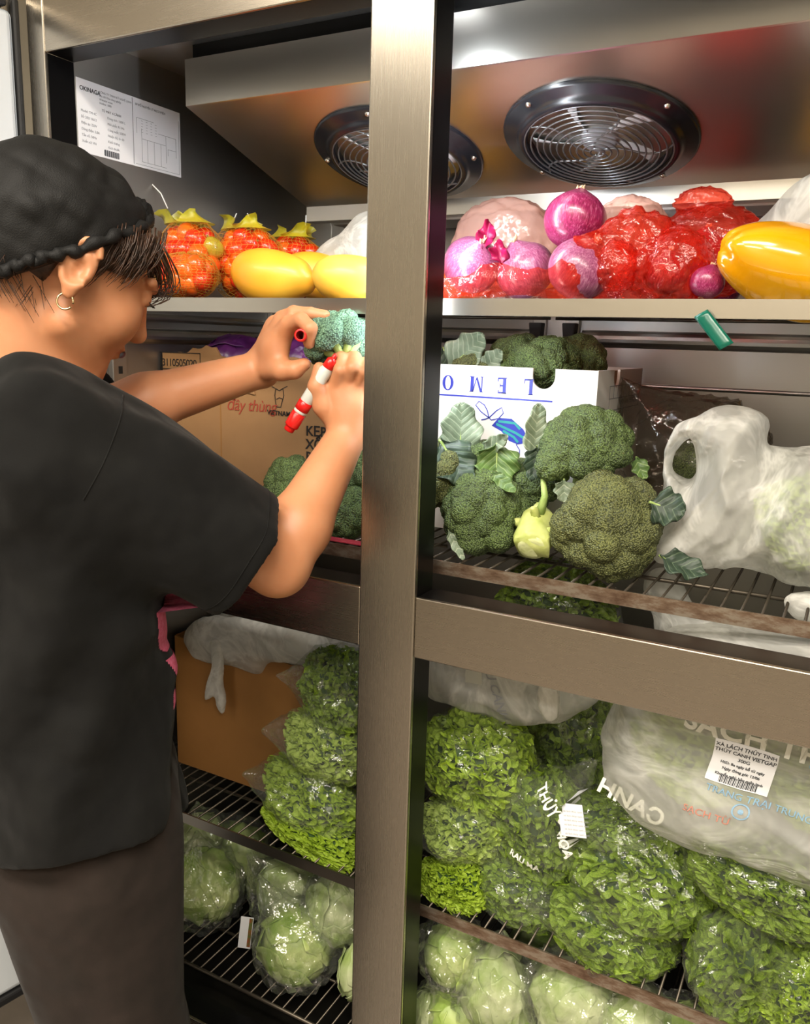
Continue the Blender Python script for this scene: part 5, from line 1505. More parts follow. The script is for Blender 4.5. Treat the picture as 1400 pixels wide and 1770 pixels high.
# subdivided sticker laid on the bag
V = []; F = []
for i in range(13):
    for j in range(11): V.append(((i / 12 - 0.5) * 0.064, (j / 10 - 0.5) * 0.052, 0.0))
for i in range(12):
    for j in range(10): F.append([i * 11 + j, (i + 1) * 11 + j, (i + 1) * 11 + j + 1, i * 11 + j + 1])
bpy.data.objects.remove(st)
st = wprint(mesh_obj('sticker', np.array(V), F, PAPER), (0.457, 0.050, 0.877), tl, wo); rel(project_print(st, wo, lift=0.0016), wb)
for k, (s, sz) in enumerate([('XÀ LÁCH THỦY TINH', 0.0062), ('THỦY CANH VIETGAP', 0.0062), ('300G', 0.0056), ('HSD: Ba ngày kể từ ngày', 0.0045), ('Ngày đóng gói: 12/06', 0.0045), ('Khuyến nghị: bảo quản lạnh', 0.0042)]):
    o = text_mesh('printed_line', s, sz, INK, None, 0.0001, 1.0, 'CENTER'); p = (0.457, 0.050, 0.877)
    wprint(o, (p[0] + 0.0182 * math.sin(tl) * -1 * (1 - k * 0.32) , p[1], p[2] + 0.0175 - k * 0.0068), tl, wo); rel(project_print(o, wo, lift=0.0022), wb)
V = []; F = []; x = -0.018
for k in range(26):
    w = [0.0005, 0.0009, 0.0013][k * 5 % 3]
    n = len(V)
    for a, b in ((x, 0), (x + w, 0), (x + w, 0.0085), (x, 0.0085)): V.append((a, b - 0.0245, 0))
    F.append([n, n + 1, n + 2, n + 3]); x += w + 0.0006
o = wprint(mesh_obj('barcode', np.array(V), F, INK, None, False), (0.457, 0.050, 0.877), tl, wo); o['kind'] = 'stuff'; rel(project_print(o, wo, lift=0.0022), wb)
for s, px, sz, m in (('TRANG TRẠI TRUNG THỰC', (0.424, 0.050, 0.842), 0.0115, BPRINT), ('SẠCH TỪ', (0.404, 0.050, 0.812), 0.012, RPRINT), ('O.TẠ', (0.520, 0.050, 0.890), 0.011, BPRINT)):
    o = wprint(text_mesh('printed_text', s, sz, m, None, 0.0001), px, tl, wo); rel(project_print(o, wo), wb)
v, f = lathe_data([(0.0, 0.0), (0.003, 0.0), (0.0032, 0.0), (0.0075, 0.0), (0.0078, 0.0), (0.0095, 0.0)], 20)
o = mesh_obj('printed_emblem', v, f[:20] + f[80:], BPRINT, None, False); o = wprint(o, (0.464, 0.050, 0.825), tl, wo); rel(project_print(o, wo), wb)

w2 = empty('plastic_bag', (0.139, 0.200, 0.788)); tag(w2, 'white plastic bag tucked under the rail beside the mullion', 'plastic bag', 'white plastic bags')
w2o = pillow('bag_film', [(-0.012, 0.200, 0.850), (-0.005, 0.200, 0.912), (0.057, 0.200, 0.947), (0.146, 0.200, 0.959), (0.232, 0.200, 0.946), (0.279, 0.200, 0.906), (0.270, 0.200, 0.866), (0.216, 0.200, 0.820), (0.157, 0.200, 0.794), (0.097, 0.200, 0.796), (0.029, 0.200, 0.807)], 0.2, 0.05, MILKY, None, h=0.0045, edge=0.06, crease=0.011, seed=18, cdir=(1, -0.4))
rel(w2o, w2)
o = pillow('tied_handle', [(0.199, 0.130, 0.867), (0.203, 0.130, 0.897), (0.216, 0.130, 0.912), (0.227, 0.130, 0.894), (0.231, 0.130, 0.858), (0.221, 0.130, 0.842), (0.209, 0.130, 0.848)], 0.138, 0.008, MILKY_D, None, h=0.003, edge=0.02, crease=0.003, seed=4); rel(o, w2)
o = text_mesh('printed_text', 'THỦ CANH', 0.02, INK_L, None, 0.0003); place_frame(o, (0.095, 0.100, 0.915), (0.25, 0, -0.97), (0.97, 0, 0.25)); rel(project_print(o, w2o), w2)
V = [((i / 6 - 0.5) * 0.026, (j / 8 - 0.5) * 0.045, 0) for i in range(7) for j in range(9)]
F = [[i * 9 + j, (i + 1) * 9 + j, (i + 1) * 9 + j + 1, i * 9 + j + 1] for i in range(6) for j in range(8)]
o = mesh_obj('sticker', np.array(V), F, mat_plain('grey_sticker', rgb('c6c9c0'), 0.5)); place_frame(o, (0.082, 0.100, 0.888), (1, 0, 0.05), (-0.05, 0, 1)); rel(project_print(o, w2o), w2)
w3 = empty('plastic_bag', (0.339, 0.240, 0.964)); tag(w3, 'white bag handles seen through the wires of the middle shelf', 'plastic bag', 'white plastic bags')
o = pillow('bag_film', [(0.302, 0.250, 1.028), (0.322, 0.250, 1.044), (0.349, 0.250, 1.036), (0.372, 0.250, 1.000), (0.417, 0.250, 0.988), (0.413, 0.250, 0.959), (0.347, 0.250, 0.945), (0.316, 0.250, 0.981)], 0.25, 0.02, MILKY_D, None, h=0.004, edge=0.03, crease=0.011, seed=6); rel(o, w3)
w4 = empty('plastic_bag', (0.511, 0.160, 1.043)); tag(w4, 'white bag corner under the shelf wires at the picture edge', 'plastic bag', 'white plastic bags')
o = pillow('bag_film', [(0.482, 0.160, 1.056), (0.497, 0.160, 1.067), (0.538, 0.160, 1.069), (0.549, 0.160, 1.030), (0.513, 0.160, 1.033), (0.494, 0.160, 1.040)], 0.16, 0.02, MILKY_D, None, h=0.004, edge=0.03, crease=0.011, seed=7); rel(o, w4)
# prints on the clear bag
film4 = [c for c in b4.children if c.name.startswith('plastic_bag')][0]
for s, px, tilt, sz in (('THỦY CANH', (0.192, 0.100, 0.740), -0.75, 0.017), ('HOA', (0.247, 0.100, 0.709), -1.1, 0.018), ('RAU MÁ', (0.166, 0.100, 0.634), -0.25, 0.013)):
    o = wprint(text_mesh('printed_text', s, sz, WPRINT, None, 0.0004), px, tilt, film4); project_print(o, film4); o.parent = b4; o.matrix_parent_inverse = b4.matrix_basis.inverted()
o = mesh_obj('sticker', np.array([((i / 6 - 0.5) * 0.034, (j / 8 - 0.5) * 0.046, 0) for i in range(7) for j in range(9)]), F, PAPER); place_frame(o, (0.269, 0.100, 0.731), (0.97, 0, 0.2), (-0.2, 0, 0.97)); project_print(o, film4); o.parent = b4; o.matrix_parent_inverse = b4.matrix_basis.inverted()
for k in range(6):
    s = text_mesh('printed_line', 'xà lách thủy canh sạch', 0.0036, INK_L); place_frame(s, tuple(np.array((0.257, 0.100, 0.740)) + np.array((0.001 * k, 0, -0.0062 * k))), (0.97, 0, 0.2), (-0.2, 0, 0.97)); project_print(s, film4, lift=0.002); s.parent = b4; s.matrix_parent_inverse = b4.matrix_basis.inverted()
o = text_mesh('printed_text', 'HNAƆ', 0.03, WPRINT, None, 0.0008); 
pc = curly('clear printed bag of lettuce tucked under the big white bag', (0.327, 0.190, 0.700), (0.07, 0.05, 0.05), 67, CURLY_D, FILM2, variant=3)
fp = [c for c in pc.children if c.name.startswith('plastic_bag')][0]
place_frame(o, (0.297, 0.100, 0.784), (0.93, 0, -0.30), (0.30, 0, 0.93)); project_print(o, fp); o.parent = pc; o.matrix_parent_inverse = pc.matrix_basis.inverted()

# ------------------------------------------------------------------ bottom right: wrapped lettuces
iceberg('round wrapped iceberg lettuce nearest the mullion foot', (0.099, 0.125, 0.438), (0.047, 0.045, 0.049), 71, ICE, FILM)
iceberg('tall wrapped lettuce with a pale rib, next to the round one', (0.169, 0.130, 0.402), (0.056, 0.05, 0.068), 72, ICE_P, FILM, front=(0.3, -0.9, 0.1))
iceberg('pale wrapped lettuce in the centre of the lowest shelf', (0.281, 0.130, 0.440), (0.062, 0.05, 0.062), 73, ICE_P, FILM)
iceberg('pale wrapped lettuce with brown spots, low centre', (0.365, 0.140, 0.437), (0.052, 0.05, 0.046), 74, ICE_P, FILM2)
iceberg('pale wrapped lettuce far down below the worn shelf edge', (0.436, 0.150, 0.431), (0.052, 0.05, 0.046), 75, ICE, FILM2)
iceberg('whitish bagged lettuce in the lowest corner by the mullion', (0.069, 0.120, 0.326), (0.034, 0.034, 0.040), 76, ICE_P, FILM2)
iceberg('wrapped lettuce at the back of the lowest shelf', (0.20, 0.27, ZBOT + 0.075), (0.075, 0.06, 0.07), 77, ICE, FILM)
for k, (x, y) in enumerate([(0.11, 0.13), (0.22, 0.125), (0.33, 0.13), (0.44, 0.14)]):
    iceberg('lettuce of the bottom layer under the wrapped ones, ' + ['beside the mullion', 'second from the mullion', 'third from the mullion', 'fourth from the mullion'][k], (x, y, ZBOT + 0.056), (0.054, 0.052, 0.053), 80 + k, ICE, None)

# ------------------------------------------------------------------ lower left: plain carton, bags and lettuces
QX0, QX1, QY0, QY1, QZ1 = -0.522, -0.205, 0.205, 0.49, 0.795
qc = empty('plain_carton', ((QX0 + QX1) / 2, QY0, ZLOW)); tag(qc, 'plain brown cardboard carton with a plastic bag stuffed in its top', 'carton')
xs_ = np.linspace(QX0, QX1, 30)
top = [(x, QZ1 - (0.03 * math.exp(-((x + 0.44) / 0.04) ** 2)) + 0.002 * math.sin(x * 150)) for x in xs_]
rel(prism('front_panel', [(QX0, ZLOW), (QX1, ZLOW)] + top[::-1], 'y', QY0, QY0 + 0.004, KRAFT2, None), qc)
rel(box('side_panel', (QX0, QY0 + 0.004, ZLOW), (QX0 + 0.004, QY1, QZ1), KRAFT2), qc); rel(box('side_panel', (QX1 - 0.004, QY0 + 0.004, ZLOW), (QX1, QY1, QZ1), KRAFT2), qc)
rel(box('back_panel', (QX0, QY1, ZLOW), (QX1, QY1 + 0.004, QZ1), KRAFT2), qc); rel(box('bottom_panel', (QX0 + 0.004, QY0 + 0.004, ZLOW), (QX1 - 0.004, QY1, ZLOW + 0.004), KRAFT2), qc)
rel(prism('flap', [(-0.47, 0.80), (-0.36, 0.80), (-0.35, 0.845), (-0.46, 0.85)], 'y', 0.30, 0.304, KRAFT2, None), qc)
wq = empty('plastic_bag', (-0.375, 0.190, 0.784)); tag(wq, 'white plastic bag draped over the plain carton with a knotted tail', 'plastic bag', 'white plastic bags')
o = pillow('bag_film', [(-0.500, 0.200, 0.789), (-0.484, 0.200, 0.818), (-0.446, 0.200, 0.846), (-0.409, 0.200, 0.851), (-0.357, 0.200, 0.867), (-0.283, 0.200, 0.863), (-0.212, 0.200, 0.860), (-0.188, 0.200, 0.831), (-0.211, 0.200, 0.808), (-0.295, 0.200, 0.787), (-0.320, 0.200, 0.760), (-0.358, 0.200, 0.760), (-0.404, 0.200, 0.761), (-0.465, 0.200, 0.763)], 0.215, 0.028, MILKY_D, None, h=0.004, edge=0.05, crease=0.011, seed=28, cdir=(1, -0.2)); rel(o, wq)
o = pillow('knotted_tail', [(-0.416, 0.180, 0.811), (-0.397, 0.180, 0.816), (-0.388, 0.180, 0.784), (-0.391, 0.180, 0.735), (-0.386, 0.180, 0.714), (-0.392, 0.180, 0.679), (-0.405, 0.180, 0.691), (-0.410, 0.180, 0.709), (-0.432, 0.180, 0.696), (-0.427, 0.180, 0.732), (-0.414, 0.180, 0.768)], 0.185, 0.006, MILKY_D, None, h=0.0025, edge=0.012, crease=0.0025, seed=29); rel(o, wq)
wq2 = empty('plastic_bag', (-0.332, 0.300, 0.790)); tag(wq2, 'large translucent bag lying behind the plain carton rim', 'plastic bag', 'white plastic bags')
o = pillow('bag_film', [(-0.514, 0.320, 0.806), (-0.373, 0.320, 0.855), (-0.220, 0.320, 0.839), (-0.148, 0.320, 0.811), (-0.218, 0.320, 0.741), (-0.374, 0.320, 0.717), (-0.500, 0.320, 0.737)], 0.32, 0.05, MILKY, None, h=0.005, edge=0.06, crease=0.011, seed=30); rel(o, wq2)
curly('top bagged lettuce of the stack beside the plain carton', (-0.135, 0.170, 0.794), (0.060, 0.052, 0.058), 91, CURLY_D, FILM2, variant=2, tail=(-0.5, -0.3, 0.1), group='lettuces beside the plain carton')
curly('second bagged lettuce of the stack beside the plain carton', (-0.149, 0.160, 0.695), (0.072, 0.055, 0.050), 92, CURLY_P, FILM2, variant=1, tail=(-0.4, -0.3, 0.0), group='lettuces beside the plain carton', rot=(0, 0.25, 0))
curly('largest bagged lettuce of the stack beside the plain carton', (-0.172, 0.155, 0.598), (0.088, 0.058, 0.056), 93, CURLY, FILM2, variant=1, tail=(-0.4, -0.4, 0.1), group='lettuces beside the plain carton', rot=(0, 0.3, 0))
curly('loose curly lettuce at the shelf edge beneath the bagged stack', (-0.155, 0.130, 0.544), (0.082, 0.045, 0.030), 94, CURLY, None, variant=0, group='lettuces beside the plain carton', rot=(0, 0.25, 0))
zb = ZBOT
iceberg('big yellow-green wrapped lettuce next to the woman\'s leg', (-0.437, 0.170, 0.261), (0.074, 0.060, 0.068), 101, ICE, FILM, tail=(0.1, -0.2, 0.8))
iceberg('wrapped lettuce at the back behind the yellow-green one', (-0.443, 0.270, 0.316), (0.074, 0.06, 0.070), 102, ICE, FILM2, tail=(0.6, -0.3, 0.4))
iceberg('wrapped lettuce under the lower shelf in the middle', (-0.268, 0.210, 0.355), (0.062, 0.055, 0.062), 103, ICE_P, FILM, tail=(-0.3, -0.3, 0.5))
iceberg('wrapped lettuce against the mullion on the bottom rack', (-0.140, 0.180, 0.389), (0.056, 0.05, 0.066), 104, ICE_P, FILM2)
iceberg('round wrapped lettuce at the front of the bottom rack', (-0.195, 0.135, 0.307), (0.065, 0.058, 0.063), 105, ICE, FILM, front=(0.4, -0.9, 0.0), tail=(-0.4, -0.2, 0.9))
iceberg('yellowish lettuce edge behind the mullion at the bottom', (-0.070, 0.130, 0.332), (0.030, 0.035, 0.050), 106, ICE_P, None)
iceberg('lettuce far back on the bottom rack by the left wall', (-0.479, 0.220, 0.383), (0.042, 0.045, 0.05), 107, ICE_P, FILM2)
o = box('price_card', (-0.011, -0.0006, -0.034), (0.011, 0.0, 0.034), PAPER); o.location = (-0.292, 0.120, 0.321); o.rotation_euler = (0.1, 0.12, 0.5)
tag(o, 'narrow white printed card between the wrapped lettuces', 'card')
m_ = box('printed_strip', (0.004, -0.001, -0.03), (0.010, -0.0006, 0.032), mat_plain('card_print', rgb('a5482c'), 0.5, col2=rgb('2f7a3c'), vscale=60), o)

# ------------------------------------------------------------------ the woman
def mat_skin(name, a, b):
    nt = NT(name); v = nt.coords()
    c = nt.ramp(nt.noise(v, 18, 3), [(0.3, a), (0.7, b)])
    p = nt.principled(i_Roughness=0.48, i_Normal=nt.bump(nt.noise(v, 600, 2), 0.08, 0.0006))
    p.inputs['Subsurface Weight'].default_value = 0.25; p.inputs['Subsurface Radius'].default_value = (0.012, 0.005, 0.003); p.inputs['Subsurface Scale'].default_value = 0.5
    nt.t.links.new(c, p.inputs['Base Color'])
    return nt.finish(p.outputs[0])
SKIN = mat_skin('skin', rgb('c2835b'), rgb('cc9069'))
def mat_cloth(name, a, b, sc=900, rough=0.9, bs=0.25):
    nt = NT(name); v = nt.coords()
    c = nt.ramp(nt.noise(v, 25, 4), [(0.3, a), (0.7, b)])
    p = nt.principled(i_Roughness=rough, i_Normal=nt.bump(nt.noise(v, sc, 2), bs, 0.0008, nt.bump(nt.noise(v, 11, 2), 0.5, 0.035))); p.inputs['Specular IOR Level'].default_value = 0.2
    p.inputs['Sheen Weight'].default_value = 0.04; p.inputs['Sheen Roughness'].default_value = 0.5
    nt.t.links.new(c, p.inputs['Base Color'])
    return nt.finish(p.outputs[0])
TEE = mat_cloth('black_cotton', rgb('0c0c0c'), rgb('121211'))
TROUSER = mat_cloth('dark_brown_cloth', rgb('241e1a'), rgb('2b231f'))
HAIR = mat_plain('dark_hair', rgb('2a1b12'), 0.42, 0, 0.5, col2=rgb('4a3020'), vscale=120, bump=0.4, bscale=500)
GOLD = mat_plain('pale_gold', rgb('e2c79a'), 0.2, 1.0)
PINK = mat_plain('pink_print', rgb('d4567a'), 0.7, col2=rgb('e27a98'), vscale=200)
LIP = mat_plain('lip', rgb('b5605a'), 0.4)
LASH = mat_plain('lash', rgb('120d0b'), 0.6)

pr = empty('person', (-0.30, -0.21, 0.0))
tag(pr, 'person in black tee and black mesh cap writing on a broccoli with a red marker', 'person')
HF = np.array((0.338, 0.797, -0.501)); HU = np.array((0.308, 0.410, 0.859)); HS = np.array((0.889, -0.445, -0.107))
HO = np.array((-0.277, -0.195, 1.404)); HM = np.stack([HS, HF, HU], 1)
def H(s, f, u): return HO + HM @ np.array((s, f, u))
BS = np.array((0.8, -0.6, 0.0)); BF = np.array((0.6, 0.8, 0.0)); BU = np.array((0.0, 0.0, 1.0))
TC = np.array((-0.300, -0.200, 0.0))
def B(s, f, z): return TC + BS * s + BF * f + np.array((0, 0, z))

# key joints
SHR = np.array((-0.185, -0.262, 1.215)); ELR = np.array((-0.074, -0.075, 1.063)); WRR = np.array((-0.060, 0.058, 1.213))
SHL = B(-0.16, 0.0, 1.225); ELL_ = np.array((-0.337, -0.115, 1.228)); WRL = np.array((-0.196, 0.050, 1.294))
sk = SDF((-0.62, -0.46, 0.90), (0.03, 0.16, 1.56), 0.0022)
# torso and neck
sk.cone(B(0, -0.01, 1.0), B(0, -0.02, 1.16), 0.10, 0.105, 0.03)
sk.cone(SHR, SHL, 0.055, 0.055, 0.05)
NB = B(0.0, -0.035, 1.235)
sk.cone(NB, H(0, -0.03, -0.045), 0.062, 0.050, 0.04)
# head
sk.ell(H(0, -0.018, 0.030), (0.073, 0.090, 0.078), 0.02, HM)
sk.ell(H(0, 0.030, -0.015), (0.063, 0.062, 0.066), 0.02, HM)
sk.ell(H(0, 0.040, -0.052), (0.047, 0.045, 0.046), 0.02, HM)
sk.ell(H(0, 0.066, -0.088), (0.022, 0.020, 0.018), 0.02, HM)
for s in (-1, 1):
    sk.ell(H(s * 0.036, 0.058, -0.020), (0.026, 0.025, 0.028), 0.02, HM)
    sk.cone(H(s * 0.052, 0.010, -0.055), H(s * 0.022, 0.062, -0.082), 0.018, 0.016, 0.02)
    sk.ell(H(s * 0.032, 0.088, 0.018), (0.014, 0.008, 0.010), 0.008, HM, 'sub')
    sk.ell(H(s * 0.031, 0.076, 0.016), (0.012, 0.010, 0.009), 0.004, HM)
    sk.cone(H(s * 0.012, 0.086, 0.034), H(s * 0.050, 0.070, 0.036), 0.007, 0.006, 0.012)
sk.cone(H(0, 0.080, 0.022), H(0, 0.100, -0.018), 0.008, 0.010, 0.012)
sk.ell(H(0, 0.101, -0.022), (0.013, 0.010, 0.009), 0.008, HM)
sk.ell(H(0, 0.088, -0.046), (0.020, 0.009, 0.005), 0.005, HM)
sk.ell(H(0, 0.086, -0.056), (0.017, 0.009, 0.006), 0.005, HM)
sk.cone(H(-0.02, 0.095, -0.051), H(0.02, 0.095, -0.051), 0.0018, 0.0018, 0.003, 'sub')
# ears
EAR = np.stack([HS * 0.93 - HF * 0.36, HF * 0.93 + HS * 0.36, HU], 1)
for s in (1, -1):
    E = EAR if s > 0 else np.stack([-(HS * 0.93) - HF * 0.36 * -1 * -1, HF * 0.93 - HS * 0.36, HU], 1)
    c = H(s * 0.079, -0.012, 0.004)
    ax0 = E[:, 0]; ax1 = E[:, 1]
    sk.ell(c, (0.008, 0.017, 0.028), 0.006, np.stack([ax0, ax1, HU], 1))
    pts = []
    for a in np.linspace(-2.3, 2.5, 15):
        pts.append(c + ax0 * 0.006 - ax1 * (0.016 * math.cos(a) - 0.001) + HU * (0.027 * math.sin(a) + 0.003))
    for p, q in zip(pts[:-1], pts[1:]): sk.cone(p, q, 0.0038, 0.0038, 0.003)
    sk.ell(c + ax0 * 0.008 + ax1 * 0.003 - HU * 0.004, (0.006, 0.0075, 0.010), 0.004, np.stack([ax0, ax1, HU], 1), 'sub')
    sk.cone(c + ax0 * 0.005 - ax1 * 0.006 + HU * 0.010, c + ax0 * 0.005 + ax1 * 0.004 + HU * 0.014, 0.003, 0.003, 0.003)
    sk.ell(c + ax0 * 0.003 + ax1 * 0.004 - HU * 0.028, (0.005, 0.008, 0.009), 0.005, np.stack([ax0, ax1, HU], 1))
    sk.ell(c + ax0 * 0.004 + ax1 * 0.012 - HU * 0.006, (0.004, 0.004, 0.006), 0.004, np.stack([ax0, ax1, HU], 1))
# arms
def limb(a, b, ra, rm, rb, k=0.015, bulge=0.35):
    m = a + (b - a) * bulge
    sk.cone(a, m, ra, rm, k); sk.cone(m, b, rm, rb, k)
limb(SHR, ELR, 0.050, 0.046, 0.038); limb(ELR, WRR, 0.038, 0.040, 0.0255, bulge=0.28)
limb(SHL, ELL_, 0.048, 0.042, 0.036); limb(ELL_, WRL, 0.036, 0.037, 0.0245, bulge=0.3)

def finger(pts, r0, r1, k=0.0025):
    n = len(pts) - 1
    for i in range(n):
        a = r0 + (r1 - r0) * i / n; b = r0 + (r1 - r0) * (i + 1) / n
        sk.cone(pts[i], pts[i + 1], a, b, k)
A_ = np.array
# left hand, gripping the head of broccoli
Lk = [A_((-0.135, 0.030, 1.354)), A_((-0.157, 0.046, 1.361)), A_((-0.179, 0.062, 1.355)), A_((-0.198, 0.076, 1.344))]
for p in Lk: sk.cone(WRL, p, 0.019, 0.0125, 0.012)
sk.cone((WRL + Lk[1]) / 2, (WRL + Lk[2]) / 2 + 0.4 * (Lk[2] - WRL), 0.018, 0.014, 0.01)
finger([Lk[0], A_((-0.110, 0.022, 1.361)), A_((-0.092, 0.018, 1.350)), A_((-0.100, 0.026, 1.332))], 0.0105, 0.0082)
finger([Lk[1], A_((-0.136, 0.042, 1.370)), A_((-0.111, 0.044, 1.369)), A_((-0.092, 0.050, 1.367))], 0.0102, 0.0075)
finger([Lk[2], A_((-0.169, 0.070, 1.367)), A_((-0.150, 0.078, 1.370)), A_((-0.132, 0.086, 1.363))], 0.0098, 0.0072)
finger([Lk[3], A_((-0.187, 0.088, 1.356)), A_((-0.171, 0.096, 1.360)), A_((-0.154, 0.100, 1.352))], 0.009, 0.0065)
finger([A_((-0.170, 0.034, 1.295)), A_((-0.143, 0.026, 1.295)), A_((-0.125, 0.028, 1.296)), A_((-0.114, 0.036, 1.304))], 0.0150, 0.0085, 0.008)
sk.ell((WRL + Lk[0]) / 2 + A_((0.006, -0.008, -0.006)), (0.020, 0.016, 0.024), 0.012)
# right hand, holding the marker like a pen
Rk = [A_((-0.074, 0.046, 1.275)), A_((-0.059, 0.052, 1.282)), A_((-0.047, 0.060, 1.278)), A_((-0.039, 0.068, 1.267))]
for p in Rk: sk.cone(WRR, p, 0.021, 0.0115, 0.009)
sk.cone(WRR + 0.4 * (Rk[1] - WRR), WRR + 0.6 * (Rk[2] - WRR), 0.017, 0.016, 0.01)
finger([Rk[0], A_((-0.059, 0.038, 1.298)), A_((-0.064, 0.050, 1.313)), A_((-0.085, 0.068, 1.318))], 0.0100, 0.0078)
finger([Rk[1], A_((-0.043, 0.042, 1.302)), A_((-0.050, 0.058, 1.315)), A_((-0.075, 0.078, 1.315))], 0.0098, 0.0075)
finger([Rk[2], A_((-0.029, 0.050, 1.297)), A_((-0.038, 0.068, 1.308)), A_((-0.063, 0.086, 1.305))], 0.0094, 0.0072)
finger([Rk[3], A_((-0.027, 0.062, 1.285)), A_((-0.041, 0.080, 1.283)), A_((-0.063, 0.092, 1.273))], 0.0088, 0.0068)
finger([A_((-0.075, 0.052, 1.231)), A_((-0.086, 0.038, 1.251)), A_((-0.091, 0.030, 1.276)), A_((-0.089, 0.034, 1.300))], 0.0150, 0.0082, 0.006)
V, F = sk.mesh(); V = smooth_verts(V, F, 2, 0.5)
body = mesh_obj('body', V, F, SKIN); rel(body, pr)

# earring, necklace, lips, lashes
c = H(0.084, -0.012 + 0.004, 0.004) - HU * 0.036
ring = [c + 0.0085 * (math.cos(a) * (HF * 0.85 + HS * 0.4) + math.sin(a) * HU) - HU * 0.004 for a in np.linspace(0.2, 6.1, 22)]
rel(tube('earring', ring, 0.0012, GOLD, None, 8), pr)
nk = [NB + A_((0, 0, 0.012)) + 0.066 * (math.cos(a) * BS + math.sin(a) * BF) + A_((0, 0, 0.020 * -math.sin(a))) for a in np.linspace(0, 2 * math.pi, 40)]
rel(tube('necklace', nk, 0.0009, GOLD, None, 6), pr)
v, f = lathe_data([(0.0, 0.001), (0.006, 0.0008), (0.010, 0.0)], 16, (1.8, 0.55))
o = mesh_obj('lips', v, f, LIP); o.matrix_world = Matrix(((HS[0], HU[0], HF[0], 0), (HS[1], HU[1], HF[1], 0), (HS[2], HU[2], HF[2], 0), (0, 0, 0, 1))); o.location = H(0, 0.0955, -0.051); rel(o, pr)
for s in (1, -1):
    parts = []
    for k in range(7):
        p = H(s * (0.024 + 0.0032 * k), 0.087 - 0.0016 * abs(k - 2), 0.016); parts.append(tube_data([p, p + HF * 0.004 - HU * 0.002, p + HF * 0.007 - HU * 0.001], [0.0006, 0.0005, 0.0002], 4))
    v, f = merge(parts); o = mesh_obj('eyelashes', v, f, LASH); rel(o, pr); o['kind'] = 'stuff'

# hair
hr = SDF(HO - 0.16, HO + 0.16, 0.003)
hr.ell(H(0, -0.016, 0.031), (0.079, 0.094, 0.083), 0.0, HM)
_, G = hr.block(HO - 1, HO + 1)
Q = (G - HO) @ HM
face = np.maximum.reduce([Q[..., 1] - (0.040 + 0.36 * Q[..., 2]) , 0.012 + 0.30 * Q[..., 1] - Q[..., 2]])
nape = np.maximum(Q[..., 1] + 0.028, -0.060 - Q[..., 2])
hr.D = np.maximum(hr.D, np.minimum(face, nape).astype(np.float32))
V, F = hr.mesh(); V = smooth_verts(V, F, 3); rel(mesh_obj('hair', V, F, HAIR), pr)
rr = random.Random(12); parts = []
for k in range(110):                                       # loose strands at the temple
    s = 0.074 + rr.uniform(-0.006, 0.006); f0 = rr.uniform(0.0, 0.052); u0 = 0.048 + 0.5 * f0 + rr.uniform(0, 0.02)
    a = H(s * (1 - 3.5 * max(0, f0 - 0.02)), f0, u0); L = rr.uniform(0.03, 0.065)
    pts = [a + HM @ A_((0.003 * math.sin(3 * t), (0.25 + 0.25 * rr.random()) * L * t * (1 - 0.9 * t) , -L * t)) for t in np.linspace(0, 1, 7)]
    parts.append(tube_data(pts, [0.0007, 0.0008, 0.0008, 0.0007, 0.0006, 0.0004, 0.0002], 4))
for k in range(60):                                       # fringe falling past the forehead
    a = H(rr.uniform(-0.05, 0.045), 0.060 + rr.uniform(-0.01, 0.006), 0.080 + rr.uniform(-0.01, 0.008)); L = rr.uniform(0.04, 0.075)
    pts = [a + HM @ A_((0.0, 0.040 * math.sin(2.6 * t), -L * t)) for t in np.linspace(0, 1, 7)]
    parts.append(tube_data(pts, [0.0008, 0.0009, 0.0008, 0.0007, 0.0006, 0.0004, 0.0002], 4))
for k in range(70):                                       # wisps at the nape
    a = H(rr.uniform(0.02, 0.068), rr.uniform(-0.085, -0.030), -0.040 + rr.uniform(-0.01, 0.02)); L = rr.uniform(0.02, 0.045)
    pts = [a + HM @ A_((0.010 * t, (0.9 - 0.5 * (k % 3)) * L * t, -0.6 * L * t)) for t in np.linspace(0, 1, 6)]
    parts.append(tube_data(pts, [0.0004, 0.0004, 0.0004, 0.0003, 0.0003, 0.0002], 4))
v, f = merge(parts); o = mesh_obj('loose_strands', v, f, HAIR); rel(o, pr); o['kind'] = 'stuff'

# mesh cap
def mat_capmesh():
    nt = NT('black_mesh_cap'); v = nt.coords()
    vo = nt.add('ShaderNodeTexVoronoi', i_Vector=v, i_Scale=800.0)
    p = nt.principled(i_Roughness=0.65, i_Normal=nt.bump(vo.outputs['Distance'], 0.3, 0.0008)); p.inputs['Base Color'].default_value = rgb('141414'); p.inputs['Specular IOR Level'].default_value = 0.25
    return nt.finish(p.outputs[0])
CAP = mat_capmesh()
ht = SDF(HO - 0.19, HO + 0.19, 0.003)
fold = lambda q: ((0.006 * ridged((q * np.array((10, 16, 22))).reshape(-1, 3), 1.0, 2, 4) + 0.003 * ridged(q.reshape(-1, 3), 40, 1, 8)).reshape(q.shape[:-1])) * np.clip(1.25 - 9 * np.abs(q[..., 2] - 1.25 * q[..., 1] - 0.04), 0.15, 1)
ht.ell(H(0, -0.026, 0.036), (0.087, 0.096, 0.090), 0.0, HM, 'add', fold)
ht.ell(H(0, -0.068, 0.012), (0.082, 0.070, 0.090), 0.03, HM, 'add', fold)
_, G = ht.block(HO - 1, HO + 1); Q = (G - HO) @ HM
pl = (0.034 + 1.25 * Q[..., 1] - Q[..., 2]) / 1.6 + 0.004 * np.sin(90 * Q[..., 0]) * 0.5
ht.D = np.maximum(ht.D, pl.astype(np.float32))
V, F = ht.mesh(); V = smooth_verts(V, F, 2)
cap = mesh_obj('cap', V, F, CAP); rel(cap, pr)
